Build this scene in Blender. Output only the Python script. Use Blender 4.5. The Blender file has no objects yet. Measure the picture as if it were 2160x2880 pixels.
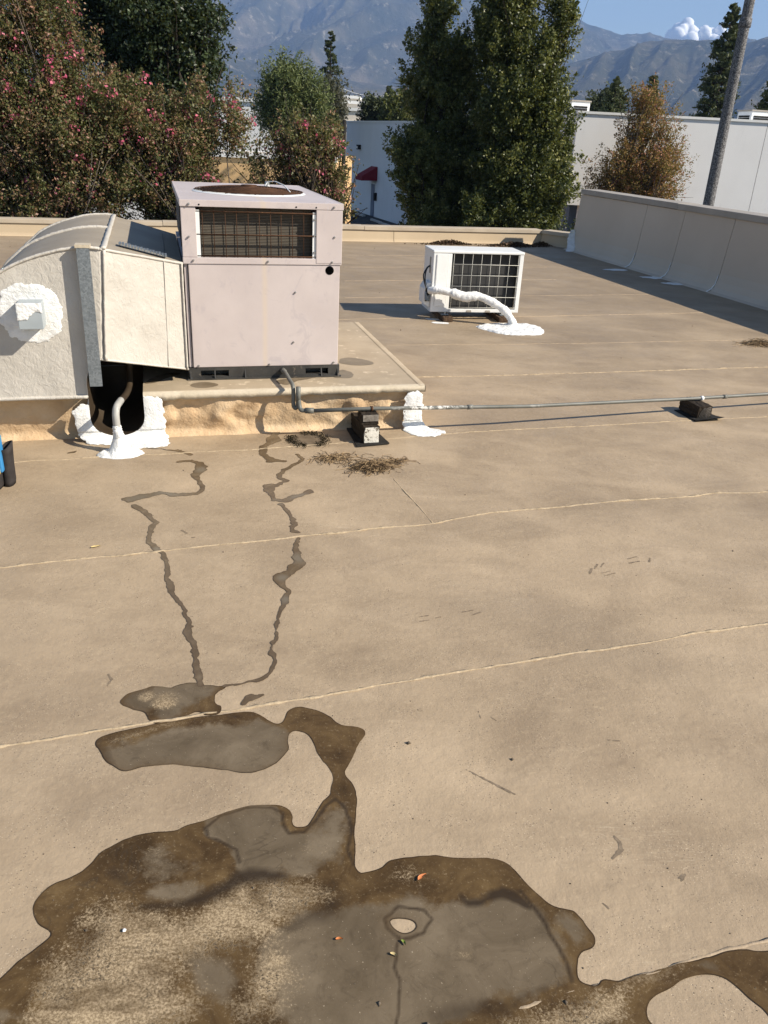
import bpy, bmesh, math, random
import numpy as np
from mathutils import Vector, Matrix

# ------------------------------------------------------------------ scene, camera, sky, sun
scene = bpy.context.scene
col = scene.collection
F_PX, PITCH, ROLL, EYE = 2265.0, math.atan(1055 / 2265), math.atan(.0514), 1.5
YAW = math.radians(16.0)                       # the building's own grid
fw = np.array([0, math.cos(PITCH), -math.sin(PITCH)])
r0 = np.array([1., 0, 0]); u0 = np.array([0, math.sin(PITCH), math.cos(PITCH)])
rt = math.cos(ROLL) * r0 + math.sin(ROLL) * u0
up = math.cos(ROLL) * u0 - math.sin(ROLL) * r0
cam_d = bpy.data.cameras.new('camera'); cam = bpy.data.objects.new('camera', cam_d); col.objects.link(cam)
m = Matrix.Identity(4)
for i in range(3):
    m[i][0], m[i][1], m[i][2] = rt[i], up[i], -fw[i]
m[2][3] = EYE
cam.matrix_world = m
cam_d.sensor_fit = 'VERTICAL'; cam_d.sensor_height = 24; cam_d.lens = 24 * F_PX / 2880
cam_d.clip_start = .05; cam_d.clip_end = 40000
scene.camera = cam

SUN_FROM = Vector((1.312, -.404, 1.0)).normalized()
SUN_EL = math.asin(SUN_FROM.z); SUN_AZ = math.atan2(SUN_FROM.x, SUN_FROM.y)
world = bpy.data.worlds.new('World'); scene.world = world; world.use_nodes = True
wn = world.node_tree.nodes; wl = world.node_tree.links
sky = wn.new('ShaderNodeTexSky'); sky.sky_type = 'NISHITA'; sky.sun_disc = False
sky.sun_elevation = SUN_EL; sky.sun_rotation = SUN_AZ
sky.air_density = 1.0; sky.dust_density = .15; sky.ozone_density = 1.8
wn['Background'].inputs['Strength'].default_value = .07
wl.new(sky.outputs[0], wn['Background'].inputs['Color'])
sun_d = bpy.data.lights.new('sun', 'SUN'); sun_d.energy = 5.0; sun_d.angle = math.radians(.5); sun_d.color = (1, .92, .79)
sun = bpy.data.objects.new('sun', sun_d); col.objects.link(sun)
sun.rotation_euler = (-SUN_FROM).to_track_quat('-Z', 'Y').to_euler(); sun.location = (30, -10, 30)
scene.view_settings.view_transform = 'Standard'; scene.view_settings.look = 'None'
scene.view_settings.exposure = .8; scene.view_settings.gamma = 1; scene.view_settings.use_curve_mapping = False
scene.cycles.volume_bounces = 0; scene.cycles.max_bounces = 4; scene.cycles.diffuse_bounces = 2; scene.cycles.glossy_bounces = 2; scene.cycles.transmission_bounces = 2
scene.cycles.transparent_max_bounces = 8

GROUND = -3.5
rng = np.random.default_rng(7); random.seed(7)

# ------------------------------------------------------------------ measuring helpers
ex = np.array([math.cos(YAW), math.sin(YAW), 0]); ey = np.array([-math.sin(YAW), math.cos(YAW), 0]); ez = np.array([0, 0, 1.])
def W(u, v, z=0): return ex * u + ey * v + ez * z           # building grid -> world
def ray(x, y):
    k = 2160 / 1659
    return fw * F_PX + rt * (x * k - 1080) - up * (y * k - 1440)
def G(x, y, z=0):                                            # measured photo point -> point on a level surface
    d = ray(x, y); return np.array([0, 0, EYE]) + d * ((z - EYE) / d[2])
def AT(x, y, Y):                                             # measured photo point -> point at depth Y
    d = ray(x, y); return np.array([0, 0, EYE]) + d * (Y / d[1])
def GF(x, y): return G(x / 1.302, y / 1.302)

def hash2(ix, iy, s):
    n = (ix.astype(np.int64) * 374761393 + iy.astype(np.int64) * 668265263 + s * 974634541) & 0xffffffff
    n = ((n ^ (n >> 13)) * 1274126177) & 0xffffffff
    return ((n ^ (n >> 16)) & 0xffff) / 65535.0
def vnoise(x, y, s=0):
    x = np.asarray(x, float); y = np.asarray(y, float)
    ix = np.floor(x); iy = np.floor(y); fx = x - ix; fy = y - iy
    fx = fx * fx * fx * (fx * (fx * 6 - 15) + 10); fy = fy * fy * fy * (fy * (fy * 6 - 15) + 10)
    a = hash2(ix, iy, s); b = hash2(ix + 1, iy, s); c = hash2(ix, iy + 1, s); d = hash2(ix + 1, iy + 1, s)
    return (a * (1 - fx) + b * fx) * (1 - fy) + (c * (1 - fx) + d * fx) * fy
def fbm(x, y, s=0, o=4, g=.5):
    t = 0; a = 1; n = 0
    x = np.asarray(x, float); y = np.asarray(y, float)
    for k in range(o):
        t = t + a * vnoise(x, y, s + k); n += a; a *= g; x, y = x * 2.03 + y * .13, y * 2.01 - x * .11
    return t / n

# ------------------------------------------------------------------ object helpers
def prop(o, label=None, cat=None, group=None, kind=None):
    if label: o['label'] = label
    if cat: o['category'] = cat
    if group: o['group'] = group
    if kind: o['kind'] = kind
    return o
def thing(name, label, cat, loc=(0, 0, 0), rz=0., group=None):
    o = bpy.data.objects.new(name, None); col.objects.link(o); o.empty_display_size = .2
    o.location = tuple(float(c) for c in loc); o.rotation_euler = (0, 0, rz)
    return prop(o, label, cat, group)
def link(name, me, mat, parent=None, loc=(0, 0, 0), rot=(0, 0, 0), scale=None):
    if mat and not me.materials: me.materials.append(mat)
    o = bpy.data.objects.new(name, me); col.objects.link(o)
    if parent: o.parent = parent
    o.location = tuple(float(c) for c in loc); o.rotation_euler = rot
    if scale: o.scale = scale
    return o

class MB:
    def __init__(s): s.v = []; s.f = []
    def add(s, vs, fs):
        n = len(s.v); s.v += [tuple(float(c) for c in p) for p in vs]; s.f += [tuple(n + i for i in f) for f in fs]; return s
    def box(s, a, b):
        x0, y0, z0 = a; x1, y1, z1 = b
        return s.add([(x0, y0, z0), (x1, y0, z0), (x1, y1, z0), (x0, y1, z0), (x0, y0, z1), (x1, y0, z1), (x1, y1, z1), (x0, y1, z1)],
                     [(0, 3, 2, 1), (4, 5, 6, 7), (0, 1, 5, 4), (1, 2, 6, 5), (2, 3, 7, 6), (3, 0, 4, 7)])
    def tube(s, pts, r, n=8, cap=True, jit=0, flat=1.):
        P = [np.array(p, float) for p in pts]; k = len(P)
        R = r if hasattr(r, '__len__') else [r] * k
        vs = []; prev = None
        for i in range(k):
            t = P[min(i + 1, k - 1)] - P[max(i - 1, 0)]; t = t / (np.linalg.norm(t) + 1e-9)
            if prev is None:
                a = np.array([0, 0, 1.]) if abs(t[2]) < .9 else np.array([1., 0, 0])
            else: a = prev
            a = a - t * (a @ t); a = a / (np.linalg.norm(a) + 1e-9); prev = a; b = np.cross(t, a)
            for j in range(n):
                w = 2 * math.pi * j / n; rr = R[i] * (1 + jit * (random.random() - .5))
                vs.append(P[i] + a * math.cos(w) * rr * flat + b * math.sin(w) * rr)
        fs = [(i * n + j, i * n + (j + 1) % n, (i + 1) * n + (j + 1) % n, (i + 1) * n + j) for i in range(k - 1) for j in range(n)]
        if cap: fs += [tuple(range(n - 1, -1, -1)), tuple(range((k - 1) * n, k * n))]
        return s.add(vs, fs)
    def lathe(s, prof, n=24, c=(0, 0, 0), cap=True):
        vs = [(c[0] + r * math.cos(2 * math.pi * j / n), c[1] + r * math.sin(2 * math.pi * j / n), c[2] + z) for r, z in prof for j in range(n)]
        k = len(prof)
        fs = [(i * n + j, i * n + (j + 1) % n, (i + 1) * n + (j + 1) % n, (i + 1) * n + j) for i in range(k - 1) for j in range(n)]
        if cap: fs += [tuple(range(n - 1, -1, -1)), tuple(range((k - 1) * n, k * n))]
        return s.add(vs, fs)
    def prism(s, poly, y0, y1):                               # polygon in x,z swept along y
        n = len(poly)
        vs = [(x, y0, z) for x, z in poly] + [(x, y1, z) for x, z in poly]
        fs = [tuple(range(n)), tuple(range(2 * n - 1, n - 1, -1))] + [(i, i + n, (i + 1) % n + n, (i + 1) % n) for i in range(n)]
        return s.add(vs, fs)
    def mesh(s, smooth=False, bevel=0):
        me = bpy.data.meshes.new('m'); me.from_pydata(s.v, [], s.f)
        bm = bmesh.new(); bm.from_mesh(me); bmesh.ops.recalc_face_normals(bm, faces=bm.faces)
        if bevel:
            bmesh.ops.bevel(bm, geom=[e for e in bm.edges if len(e.link_faces) == 2 and e.calc_face_angle(0) > .6], offset=bevel, segments=2, affect='EDGES', profile=.6)
        bm.to_mesh(me); bm.free()
        if smooth: me.polygons.foreach_set('use_smooth', [True] * len(me.polygons))
        me.update(); return me
    def build(s, name, mat, parent=None, smooth=False, bevel=0, **k): return link(name, s.mesh(smooth, bevel), mat, parent, **k)

def quads_mesh(V, F, mat, smooth=False, attrs=None):
    me = bpy.data.meshes.new('m'); V = np.asarray(V, np.float32); F = np.asarray(F, np.int32)
    me.vertices.add(len(V)); me.vertices.foreach_set('co', V.ravel())
    k = F.shape[1]
    me.loops.add(F.size); me.loops.foreach_set('vertex_index', F.ravel())
    me.polygons.add(len(F)); me.polygons.foreach_set('loop_start', np.arange(len(F), dtype=np.int32) * k)
    me.update(calc_edges=True)
    if smooth: me.polygons.foreach_set('use_smooth', np.ones(len(F), bool))
    for n, a in (attrs or {}).items():
        at = me.attributes.new(n, 'FLOAT', 'POINT'); at.data.foreach_set('value', np.asarray(a, np.float32))
    me.materials.append(mat); return me

def field_sheet(x0, x1, y0, y1, cell, F, mapf, mat, attrs=None):
    """the part of a grid where F > 0, cut cleanly along F = 0, laid out by mapf(x, y, f)"""
    nx = int((x1 - x0) / cell) + 2; ny = int((y1 - y0) / cell) + 2
    X, Y = np.meshgrid(x0 + np.arange(nx) * cell, y0 + np.arange(ny) * cell, indexing='ij')
    A = F(X, Y); pts = {}; PX = []; PY = []; PF = []; faces = []
    def vert(i, j):
        k = (i, j)
        if k not in pts: pts[k] = len(PX); PX.append(X[i, j]); PY.append(Y[i, j]); PF.append(A[i, j])
        return pts[k]
    def edge(a, b):
        k = (a, b) if a < b else (b, a)
        if k not in pts:
            fa, fb = A[k[0]], A[k[1]]; t = fa / (fa - fb); pts[k] = len(PX)
            PX.append(X[k[0]] + (X[k[1]] - X[k[0]]) * t); PY.append(Y[k[0]] + (Y[k[1]] - Y[k[0]]) * t); PF.append(0.)
        return pts[k]
    ins = A > 0; cnt = ins[:-1, :-1].astype(int) + ins[1:, :-1] + ins[1:, 1:] + ins[:-1, 1:]
    for i, j in zip(*np.nonzero(cnt)):
        c = [(i, j), (i + 1, j), (i + 1, j + 1), (i, j + 1)]
        if cnt[i, j] == 4: faces.append([vert(*q) for q in c]); continue
        f = []
        for q in range(4):
            a, b = c[q], c[(q + 1) % 4]
            if ins[a]: f.append(vert(*a))
            if ins[a] != ins[b]: f.append(edge(a, b))
        if len(f) > 2: faces.append(f)
    PX, PY, PF = map(np.array, (PX, PY, PF))
    P = np.stack(mapf(PX, PY, PF), 1)
    me = bpy.data.meshes.new('m'); me.from_pydata(P.tolist(), [], faces); me.polygons.foreach_set('use_smooth', [True] * len(faces))
    at = me.attributes.new('edge', 'FLOAT', 'POINT'); at.data.foreach_set('value', PF.astype(np.float32))
    for n, fn in (attrs or {}).items():
        at = me.attributes.new(n, 'FLOAT', 'POINT'); at.data.foreach_set('value', np.asarray(fn(PX, PY), np.float32))
    me.materials.append(mat); me.update(); return me
def poly_sdf(poly):
    P = np.array(poly, float)
    def f(X, Y):
        sh = X.shape; x = X.ravel(); y = Y.ravel(); d = np.full(x.shape, 1e9); ins = np.zeros(x.shape, bool)
        for i in range(len(P)):
            a, b = P[i], P[(i + 1) % len(P)]; e = b - a; L = e @ e + 1e-12
            t = np.clip(((x - a[0]) * e[0] + (y - a[1]) * e[1]) / L, 0, 1)
            d = np.minimum(d, np.hypot(x - a[0] - t * e[0], y - a[1] - t * e[1]))
            c = (a[1] > y) != (b[1] > y)
            with np.errstate(divide='ignore', invalid='ignore'): xi = a[0] + (y - a[1]) * e[0] / (e[1] if e[1] else 1e-12)
            ins ^= c & (x < xi)
        return np.where(ins, d, -d).reshape(sh)
    return f
def chain_sdf(c):                                            # joined capsules of changing width
    C = np.array(c, float)
    def f(X, Y):
        o = np.full(X.shape, -1e9)
        for a, b in zip(C[:-1], C[1:]):
            e = b[:2] - a[:2]; L = e @ e + 1e-12
            t = np.clip(((X - a[0]) * e[0] + (Y - a[1]) * e[1]) / L, 0, 1)
            o = np.maximum(o, a[2] + (b[2] - a[2]) * t - np.hypot(X - a[0] - t * e[0], Y - a[1] - t * e[1]))
        return o
    return f
def smooth_poly(P, it=2):
    P = np.array(P, float)
    for _ in range(it):
        Q = np.roll(P, -1, 0); P = np.stack([.75 * P + .25 * Q, .25 * P + .75 * Q], 1).reshape(-1, P.shape[1])
    return P

# ------------------------------------------------------------------ materials
class NT:
    def __init__(s, name):
        s.m = bpy.data.materials.new(name); s.m.use_nodes = True; s.t = s.m.node_tree; s.n = s.t.nodes
        s.b = s.n['Principled BSDF']; s.tc = s.n.new('ShaderNodeTexCoord').outputs['Object']
    def L(s, a, b): s.t.links.new(a, b)
    def map(s, scale=(1, 1, 1), rot=(0, 0, 0)):
        n = s.n.new('ShaderNodeMapping'); n.inputs['Scale'].default_value = scale; n.inputs['Rotation'].default_value = rot; s.L(s.tc, n.inputs[0]); return n.outputs[0]
    def noise(s, scale, detail=5, rough=.55, vec=None, dist=0):
        n = s.n.new('ShaderNodeTexNoise'); n.inputs['Scale'].default_value = scale; n.inputs['Detail'].default_value = detail
        n.inputs['Roughness'].default_value = rough; n.inputs['Distortion'].default_value = dist; s.L(vec or s.tc, n.inputs['Vector']); return n.outputs['Fac']
    def voro(s, scale, vec=None, feat='F1'):
        n = s.n.new('ShaderNodeTexVoronoi'); n.feature = feat; n.inputs['Scale'].default_value = scale; s.L(vec or s.tc, n.inputs['Vector']); return n
    def attr(s, name):
        n = s.n.new('ShaderNodeAttribute'); n.attribute_name = name; return n.outputs['Fac']
    def ramp(s, fac, stops, interp='LINEAR'):
        n = s.n.new('ShaderNodeValToRGB'); e = n.color_ramp.elements; n.color_ramp.interpolation = interp
        while len(e) < len(stops): e.new(.5)
        for k, (p, c) in enumerate(stops):
            e[k].position = p; e[k].color = (c, c, c, 1) if not hasattr(c, '__len__') else (*c, 1)
        s.L(fac, n.inputs[0]); return n.outputs[0]
    def mix(s, fac, a, b, mode='MIX'):
        n = s.n.new('ShaderNodeMix'); n.data_type = 'RGBA'; n.blend_type = mode
        for v, i in ((fac, 0), (a, 6), (b, 7)):
            if hasattr(v, 'links') or hasattr(v, 'is_linked'): s.L(v, n.inputs[i])
            elif i == 0: n.inputs[i].default_value = v
            else: n.inputs[i].default_value = (*v, 1)
        return n.outputs[2]
    def math(s, op, a, b=0., c=None):
        n = s.n.new('ShaderNodeMath'); n.operation = op
        for i, v in enumerate((a, b) if c is None else (a, b, c)):
            if hasattr(v, 'is_linked'): s.L(v, n.inputs[i])
            else: n.inputs[i].default_value = v
        return n.outputs[0]
    def bump(s, h, strength, dist, prev=None):
        n = s.n.new('ShaderNodeBump'); n.inputs['Strength'].default_value = strength; n.inputs['Distance'].default_value = dist
        s.L(h, n.inputs['Height'])
        if prev: s.L(prev, n.inputs['Normal'])
        return n.outputs[0]
    def out(s, colr, rough=.7, spec=.3, metal=0, normal=None):
        for v, k in ((colr, 'Base Color'), (rough, 'Roughness'), (spec, 'Specular IOR Level'), (metal, 'Metallic')):
            if hasattr(v, 'is_linked'): s.L(v, s.b.inputs[k])
            else: s.b.inputs[k].default_value = (*v, 1) if hasattr(v, '__len__') else v
        if normal: s.L(normal, s.b.inputs['Normal'])
        return s.m
def simple(name, c1, c2=None, scale=6, rough=.7, spec=.3, metal=0, bump=0, bscale=60, bdist=.003, c3=None, s3=25, lo3=.6, stretch=(1, 1, 1), bdetail=5, contrast=.2):
    t = NT(name); v = t.map(stretch)
    c = t.ramp(t.noise(scale, 7, .6, v), [(.5 - contrast, c1), (.5 + contrast, c2 or c1)])
    if c3: c = t.mix(t.ramp(t.noise(s3, 6, .65, v), [(lo3, 0.), (lo3 + .06, 1.)]), c, c3)
    return t.out(c, rough, spec, metal, t.bump(t.noise(bscale, bdetail, .6, v), bump, bdist) if bump else None)

def mat_roof():
    t = NT('roof_coating')
    st = t.map((1.0, 1.9, 1), (0, 0, -math.radians(19)))
    c = t.ramp(t.noise(1.1, 7, .62, None, .4), [(.34, (.250, .184, .118)), (.50, (.336, .252, .164)), (.66, (.430, .329, .220))])
    c = t.mix(.5, c, t.ramp(t.noise(2.6, 8, .7, st, .8), [(.32, (.247, .182, .117)), (.52, (.336, .252, .164)), (.70, (.445, .341, .228))]))
    c = t.mix(t.ramp(t.noise(22, 7, .72, t.map((1, 1.8, 1), (0, 0, -.3))), [(.56, 0.), (.74, .55)]), c, (.45, .352, .226))
    c = t.mix(t.ramp(t.noise(13, 6, .75), [(.28, .5), (.42, 0.)]), c, (.190, .138, .088))
    c = t.mix(t.ramp(t.noise(1.6, 4, .55, t.map((1, 1.5, 1), (0, 0, .5)), .4), [(.46, 0.), (.66, .55)]), c, (.470, .358, .236))
    c = t.mix(t.ramp(t.noise(.9, 4, .5, t.map((1, 1.3, 1), (.3, .9, 1.5)), .4), [(.34, .35), (.48, 0.)]), c, (.235, .178, .120))
    c = t.mix(t.ramp(t.noise(48, 7, .78), [(.55, 0.), (.68, .45)]), c, (.47, .36, .235))
    c = t.mix(t.ramp(t.noise(60, 7, .78, t.map((1, 1, 1), (.5, .3, .8))), [(.59, 0.), (.72, .35)]), c, (.215, .160, .106))
    xy = t.n.new('ShaderNodeSeparateXYZ'); t.L(t.map((1, 1, 1), (0, 0, -YAW)), xy.inputs[0])      # far half darkened in the colour, standing in for how light returns there
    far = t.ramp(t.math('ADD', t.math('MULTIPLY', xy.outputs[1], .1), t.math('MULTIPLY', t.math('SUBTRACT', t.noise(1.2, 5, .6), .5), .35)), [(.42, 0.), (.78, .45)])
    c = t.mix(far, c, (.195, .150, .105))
    scr = t.noise(5, 3, .5, t.map((.5, 7, 1), (0, 0, .9)), 2.5); gate2 = t.ramp(t.noise(2.2, 3), [(.56, 0.), (.66, .5)])
    c = t.mix(t.math('MULTIPLY', t.ramp(scr, [(.487, 0.), (.5, 1.), (.513, 0.)]), gate2), c, (.53, .43, .30))
    sp = t.voro(120); gate = t.ramp(t.noise(9, 3), [(.46, 0.), (.54, 1.)])
    c = t.mix(t.math('MULTIPLY', t.ramp(sp.outputs['Distance'], [(.12, .9), (.20, 0.)]), gate), c, (.13, .10, .07))
    sp2 = t.voro(150, t.map((1, 1, 1), (.4, .2, .9))); c = t.mix(t.math('MULTIPLY', t.ramp(sp2.outputs['Distance'], [(.10, .8), (.18, 0.)]), gate), c, (.60, .49, .35))
    n = t.bump(t.noise(4, 5, .55), .35, .02)
    n = t.bump(t.noise(38, 6, .62), .42, .006, n); n = t.bump(t.noise(170, 4), .30, .002, n)
    return t.out(c, t.ramp(t.noise(3, 4), [(.3, .5), (.7, .72)]), .35, 0, n)
def mat_puddle():
    t = NT('standing_water_and_silt')
    d = t.attr('edge'); g = t.attr('clear'); s = t.attr('silt'); k = t.attr('sludge')
    wob = t.math('MULTIPLY', t.math('SUBTRACT', t.noise(9, 8, .68, None, .5), .5), 1.5)
    br = t.ramp(t.noise(7, 8, .7, None, .9), [(.25, (.030, .018, .008)), (.45, (.070, .042, .018)), (.6, (.118, .074, .032)), (.78, (.190, .126, .058))])
    br = t.mix(t.ramp(t.noise(110, 6, .8), [(.57, 0.), (.68, .7)]), br, (.30, .225, .13))
    gr = t.ramp(t.noise(5, 8, .65, None, .8), [(.28, (.096, .071, .043)), (.5, (.143, .108, .069)), (.74, (.205, .159, .105))])
    gr = t.mix(t.ramp(t.noise(190, 3, .6), [(.68, 0.), (.73, .9)]), gr, (.38, .31, .22))
    gr = t.mix(t.ramp(t.noise(20, 8, .78, None, .8), [(.52, 0.), (.70, .5)]), gr, (.055, .040, .025))
    si = t.ramp(t.noise(190, 6, .8), [(.38, (.085, .057, .030)), (.48, (.235, .170, .100)), (.58, (.52, .40, .255))])
    si = t.mix(.32, si, t.ramp(t.noise(9, 7, .7, None, .6), [(.3, (.13, .09, .048)), (.7, (.50, .38, .23))]))
    dk = t.math('MULTIPLY', t.ramp(t.noise(150, 6, .8), [(.52, 0.), (.58, .9)]), t.ramp(t.noise(8, 5, .6), [(.46, 0.), (.60, 1.)]))
    si = t.mix(dk, si, (.040, .031, .022))
    c = t.mix(t.ramp(t.math('ADD', g, t.math('ADD', wob, t.math('MULTIPLY', t.math('SUBTRACT', t.noise(60, 7, .8), .5), .8))), [(.30, 0.), (.70, 1.)]), br, gr)
    fray = t.math('ADD', t.math('MULTIPLY', t.math('SUBTRACT', t.noise(150, 8, .85), .5), 2.4), t.math('MULTIPLY', wob, .75))
    ms = t.ramp(t.math('ADD', s, fray), [(.45, 0.), (.75, 1.)])
    ms = t.math('MULTIPLY', ms, t.ramp(s, [(.02, 0.), (.2, 1.)]))
    c = t.mix(t.math('MULTIPLY', ms, t.ramp(t.noise(6, 7, .7, t.map((1, 3, 1), (0, 0, .6)), .7), [(.34, .25), (.52, 1.)])), c, si)
    kd = t.math('ADD', k, t.math('MULTIPLY', wob, .35)); kd = t.math('MULTIPLY', kd, t.ramp(k, [(.03, 0.), (.25, 1.)]))
    c = t.mix(t.ramp(kd, [(.2, 0.), (.75, .9)]), c, (.034, .023, .014))
    ln = t.ramp(t.noise(4.2, 4, .55, None, 1.2), [(.490, 0.), (.5, .8), (.510, 0.)])
    c = t.mix(t.math('MULTIPLY', ln, t.ramp(t.noise(3, 2), [(.5, 0.), (.6, .6)])), c, (.05, .037, .024))
    rim = t.math('ADD', d, t.math('MULTIPLY', t.math('SUBTRACT', t.noise(16, 6, .65), .5), .05))
    c = t.mix(t.math('MULTIPLY', t.ramp(rim, [(.0, .7), (.010, .3), (.035, 0.)]), t.ramp(t.noise(4, 4), [(.40, .15), (.6, 1.)])), c, (.088, .054, .024))
    c = t.mix(t.math('MULTIPLY', t.ramp(d, [(.001, 1.), (.0026, 0.)]), t.ramp(t.noise(5, 3), [(.38, .1), (.55, 1.)])), c, (.014, .010, .007))
    n = t.bump(t.noise(60, 4, .6), .05, .002); n = t.bump(t.noise(140, 5, .7), .18, .0015, n)
    return t.out(c, t.mix(ms, (.2, .2, .2), (.5, .5, .5)), .16, 0, n)
def mat_trickle():
    t = NT('wet_trickle'); d = t.attr('edge')
    c = t.ramp(t.noise(9, 8, .7, None, .8), [(.28, (.072, .047, .025)), (.5, (.118, .082, .047)), (.72, (.185, .136, .083))])
    c = t.mix(t.ramp(t.noise(90, 6, .8), [(.60, 0.), (.72, .5)]), c, (.30, .23, .15))
    c = t.mix(t.attr('clear'), c, (.160, .130, .092))
    c = t.mix(t.ramp(d, [(.0012, .6), (.004, .2), (.010, 0.)]), c, (.075, .052, .032))
    return t.out(c, .2, .28, 0, t.bump(t.noise(90, 5, .7), .12, .0015))
def mat_mastic():
    t = NT('white_roof_mastic')
    v = t.map((1, 1, 1)); w = t.map((16, 60, 40), (.3, .2, .6))
    c = t.ramp(t.noise(14, 6, .6), [(.3, (.68, .67, .64)), (.6, (.84, .84, .82))])
    c = t.mix(t.ramp(t.noise(38, 6, .75), [(.66, 0.), (.76, .6)]), c, (.38, .35, .31))
    c = t.mix(t.ramp(t.noise(6, 6, .7), [(.52, 0.), (.74, .4)]), c, (.58, .54, .46))
    n = t.bump(t.noise(1, 4, .6, w, .6), .7, .006); n = t.bump(t.noise(70, 6, .65), .8, .007, n)
    return t.out(c, .55, .4, 0, n)
def mat_foam():
    t = NT('sprayed_foam_skin')
    c = t.ramp(t.noise(7, 6, .6), [(.3, (.48, .325, .185)), (.55, (.575, .42, .26)), (.72, (.62, .475, .315))])
    c = t.mix(t.ramp(t.noise(3, 6, .7, t.map((1, 1, .4))), [(.58, 0.), (.78, .5)]), c, (.30, .21, .13))
    n = t.bump(t.noise(12, 4, .55), .5, .025); n = t.bump(t.noise(75, 5, .6), .6, .007, n)
    return t.out(c, .75, .25, 0, n)
def mat_duct():
    t = NT('cream_duct_coating')
    c = t.ramp(t.noise(4, 7, .6), [(.3, (.455, .418, .362)), (.7, (.560, .522, .465))])
    c = t.mix(t.ramp(t.noise(26, 7, .75), [(.60, 0.), (.72, .4)]), c, (.44, .38, .30))
    c = t.mix(t.ramp(t.voro(65).outputs['Distance'], [(.07, .45), (.11, 0.)]), c, (.25, .2, .15))
    n = t.bump(t.noise(34, 6, .65, t.map((1, 1, .7), (0, .5, 0)), 1.2), .6, .009); n = t.bump(t.noise(5, 3), .4, .03, n)
    return t.out(c, .6, .3, 0, n)
def mat_ac():
    t = NT('faded_lilac_grey_enamel')
    c = t.ramp(t.noise(3.5, 7, .6), [(.3, (.50, .430, .41)), (.7, (.575, .50, .475))])
    c = t.mix(t.ramp(t.noise(8, 8, .7, t.map((1, 1, .75)), 1.2), [(.56, 0.), (.62, .42)]), c, (.43, .375, .38))
    sc = t.noise(2.2, 2, .5, t.map((1, 1, .6), (0, .5, 0)), 1.5); c = t.mix(t.math('MULTIPLY', t.ramp(sc, [(.49, 0.), (.5, .6), (.51, 0.)]), t.ramp(t.noise(3, 2), [(.52, 0.), (.62, 1.)])), c, (.50, .445, .45))
    c = t.mix(t.ramp(t.noise(16, 5, .6, t.map((1, 1, .12))), [(.66, 0.), (.8, .35)]), c, (.50, .43, .36))
    sx = t.n.new('ShaderNodeSeparateXYZ'); t.L(t.tc, sx.inputs[0])
    ad = t.math('ABSOLUTE', t.math('ADD', sx.outputs[0], t.math('MULTIPLY', t.math('SUBTRACT', t.noise(4, 4), .5), .03)))
    c = t.mix(t.ramp(ad, [(.004, .42), (.020, 0.)]), c, (.62, .50, .36))
    n = t.bump(t.noise(2.4, 3), .25, .02); n = t.bump(t.noise(90, 3), .06, .002, n)
    return t.out(c, .42, .45, 0, n)
def mat_wood(name, c1, c2, sc=1.):
    t = NT(name)
    v = t.map((22 * sc, 3 * sc, 22 * sc)); nz = t.noise(1, 6, .6, v, 1.2)
    c = t.ramp(nz, [(.3, c1), (.7, c2)])
    return t.out(c, .85, .15, 0, t.bump(nz, .8, .006))
def mat_galv():
    t = NT('galvanized_steel')
    vr = t.voro(130); c = t.ramp(vr.outputs['Color'], [(.2, (.17, .19, .205)), (.8, (.27, .295, .31))])
    c = t.mix(t.ramp(t.noise(120, 4, .7), [(.66, 0.), (.72, .6)]), c, (.62, .65, .67))
    return t.out(c, .5, .5, .5, t.bump(t.noise(9, 3), .1, .01))
def mat_pvc():
    t = NT('grey_pipe_with_white_drips')
    c = t.ramp(t.noise(8, 5, .6), [(.3, (.105, .105, .09)), (.7, (.17, .168, .15))])
    gate = t.ramp(t.noise(2.1, 2), [(.56, 0.), (.62, 1.)])
    c = t.mix(t.math('MULTIPLY', t.ramp(t.noise(45, 5, .7), [(.48, 0.), (.54, 1.)]), gate), c, (.62, .60, .56))
    return t.out(c, .5, .4, 0, t.bump(t.noise(70, 3), .15, .002))
def mat_pole():
    t = NT('speckled_aggregate_concrete')
    c = t.ramp(t.noise(38, 5, .75), [(.40, (.035, .034, .034)), (.50, (.13, .126, .126)), (.60, (.30, .29, .29))])
    return t.out(c, .8, .2, 0, t.bump(t.noise(40, 4, .7), .4, .01))
def mat_leaf(name, stops, rough=.5, trans=.25, spec=.35):
    t = NT(name)
    c = t.ramp(t.attr('cv'), stops)
    t.out(c, rough, spec)
    tr = t.n.new('ShaderNodeBsdfTranslucent'); mx = t.n.new('ShaderNodeMixShader'); mx.inputs[0].default_value = trans
    t.L(t.mix(.5, c, (.25, .25, .04)), tr.inputs[0]); t.L(t.b.outputs[0], mx.inputs[1]); t.L(tr.outputs[0], mx.inputs[2])
    t.L(mx.outputs[0], t.n['Material Output'].inputs['Surface']); return t.m
def mat_wall(name, c1, c2, bump=.25):
    t = NT(name)
    c = t.ramp(t.noise(.6, 6, .6), [(.3, c1), (.7, c2)])
    c = t.mix(t.ramp(t.noise(2.2, 5, .65, t.map((1, 1, .18))), [(.55, 0.), (.85, .28)]), c, tuple(.72 * q for q in c1))
    n = t.bump(t.noise(60, 4), bump, .004)
    return t.out(c, .85, .2, 0, n)
def mat_mountain():
    t = NT('chaparral_slope')
    geo = t.n.new('ShaderNodeNewGeometry')
    sx = t.n.new('ShaderNodeSeparateXYZ'); t.L(geo.outputs['Normal'], sx.inputs[0])
    c = t.ramp(t.noise(.003, 9, .68), [(.34, (.028, .034, .020)), (.52, (.065, .062, .036)), (.68, (.15, .125, .085))])
    c = t.mix(t.ramp(t.noise(.016, 10, .8), [(.55, 0.), (.63, .6)]), c, (.38, .33, .26))
    return t.out(c, .95, .05, 0, t.bump(t.noise(.014, 10, .75), .8, 40))

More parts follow.
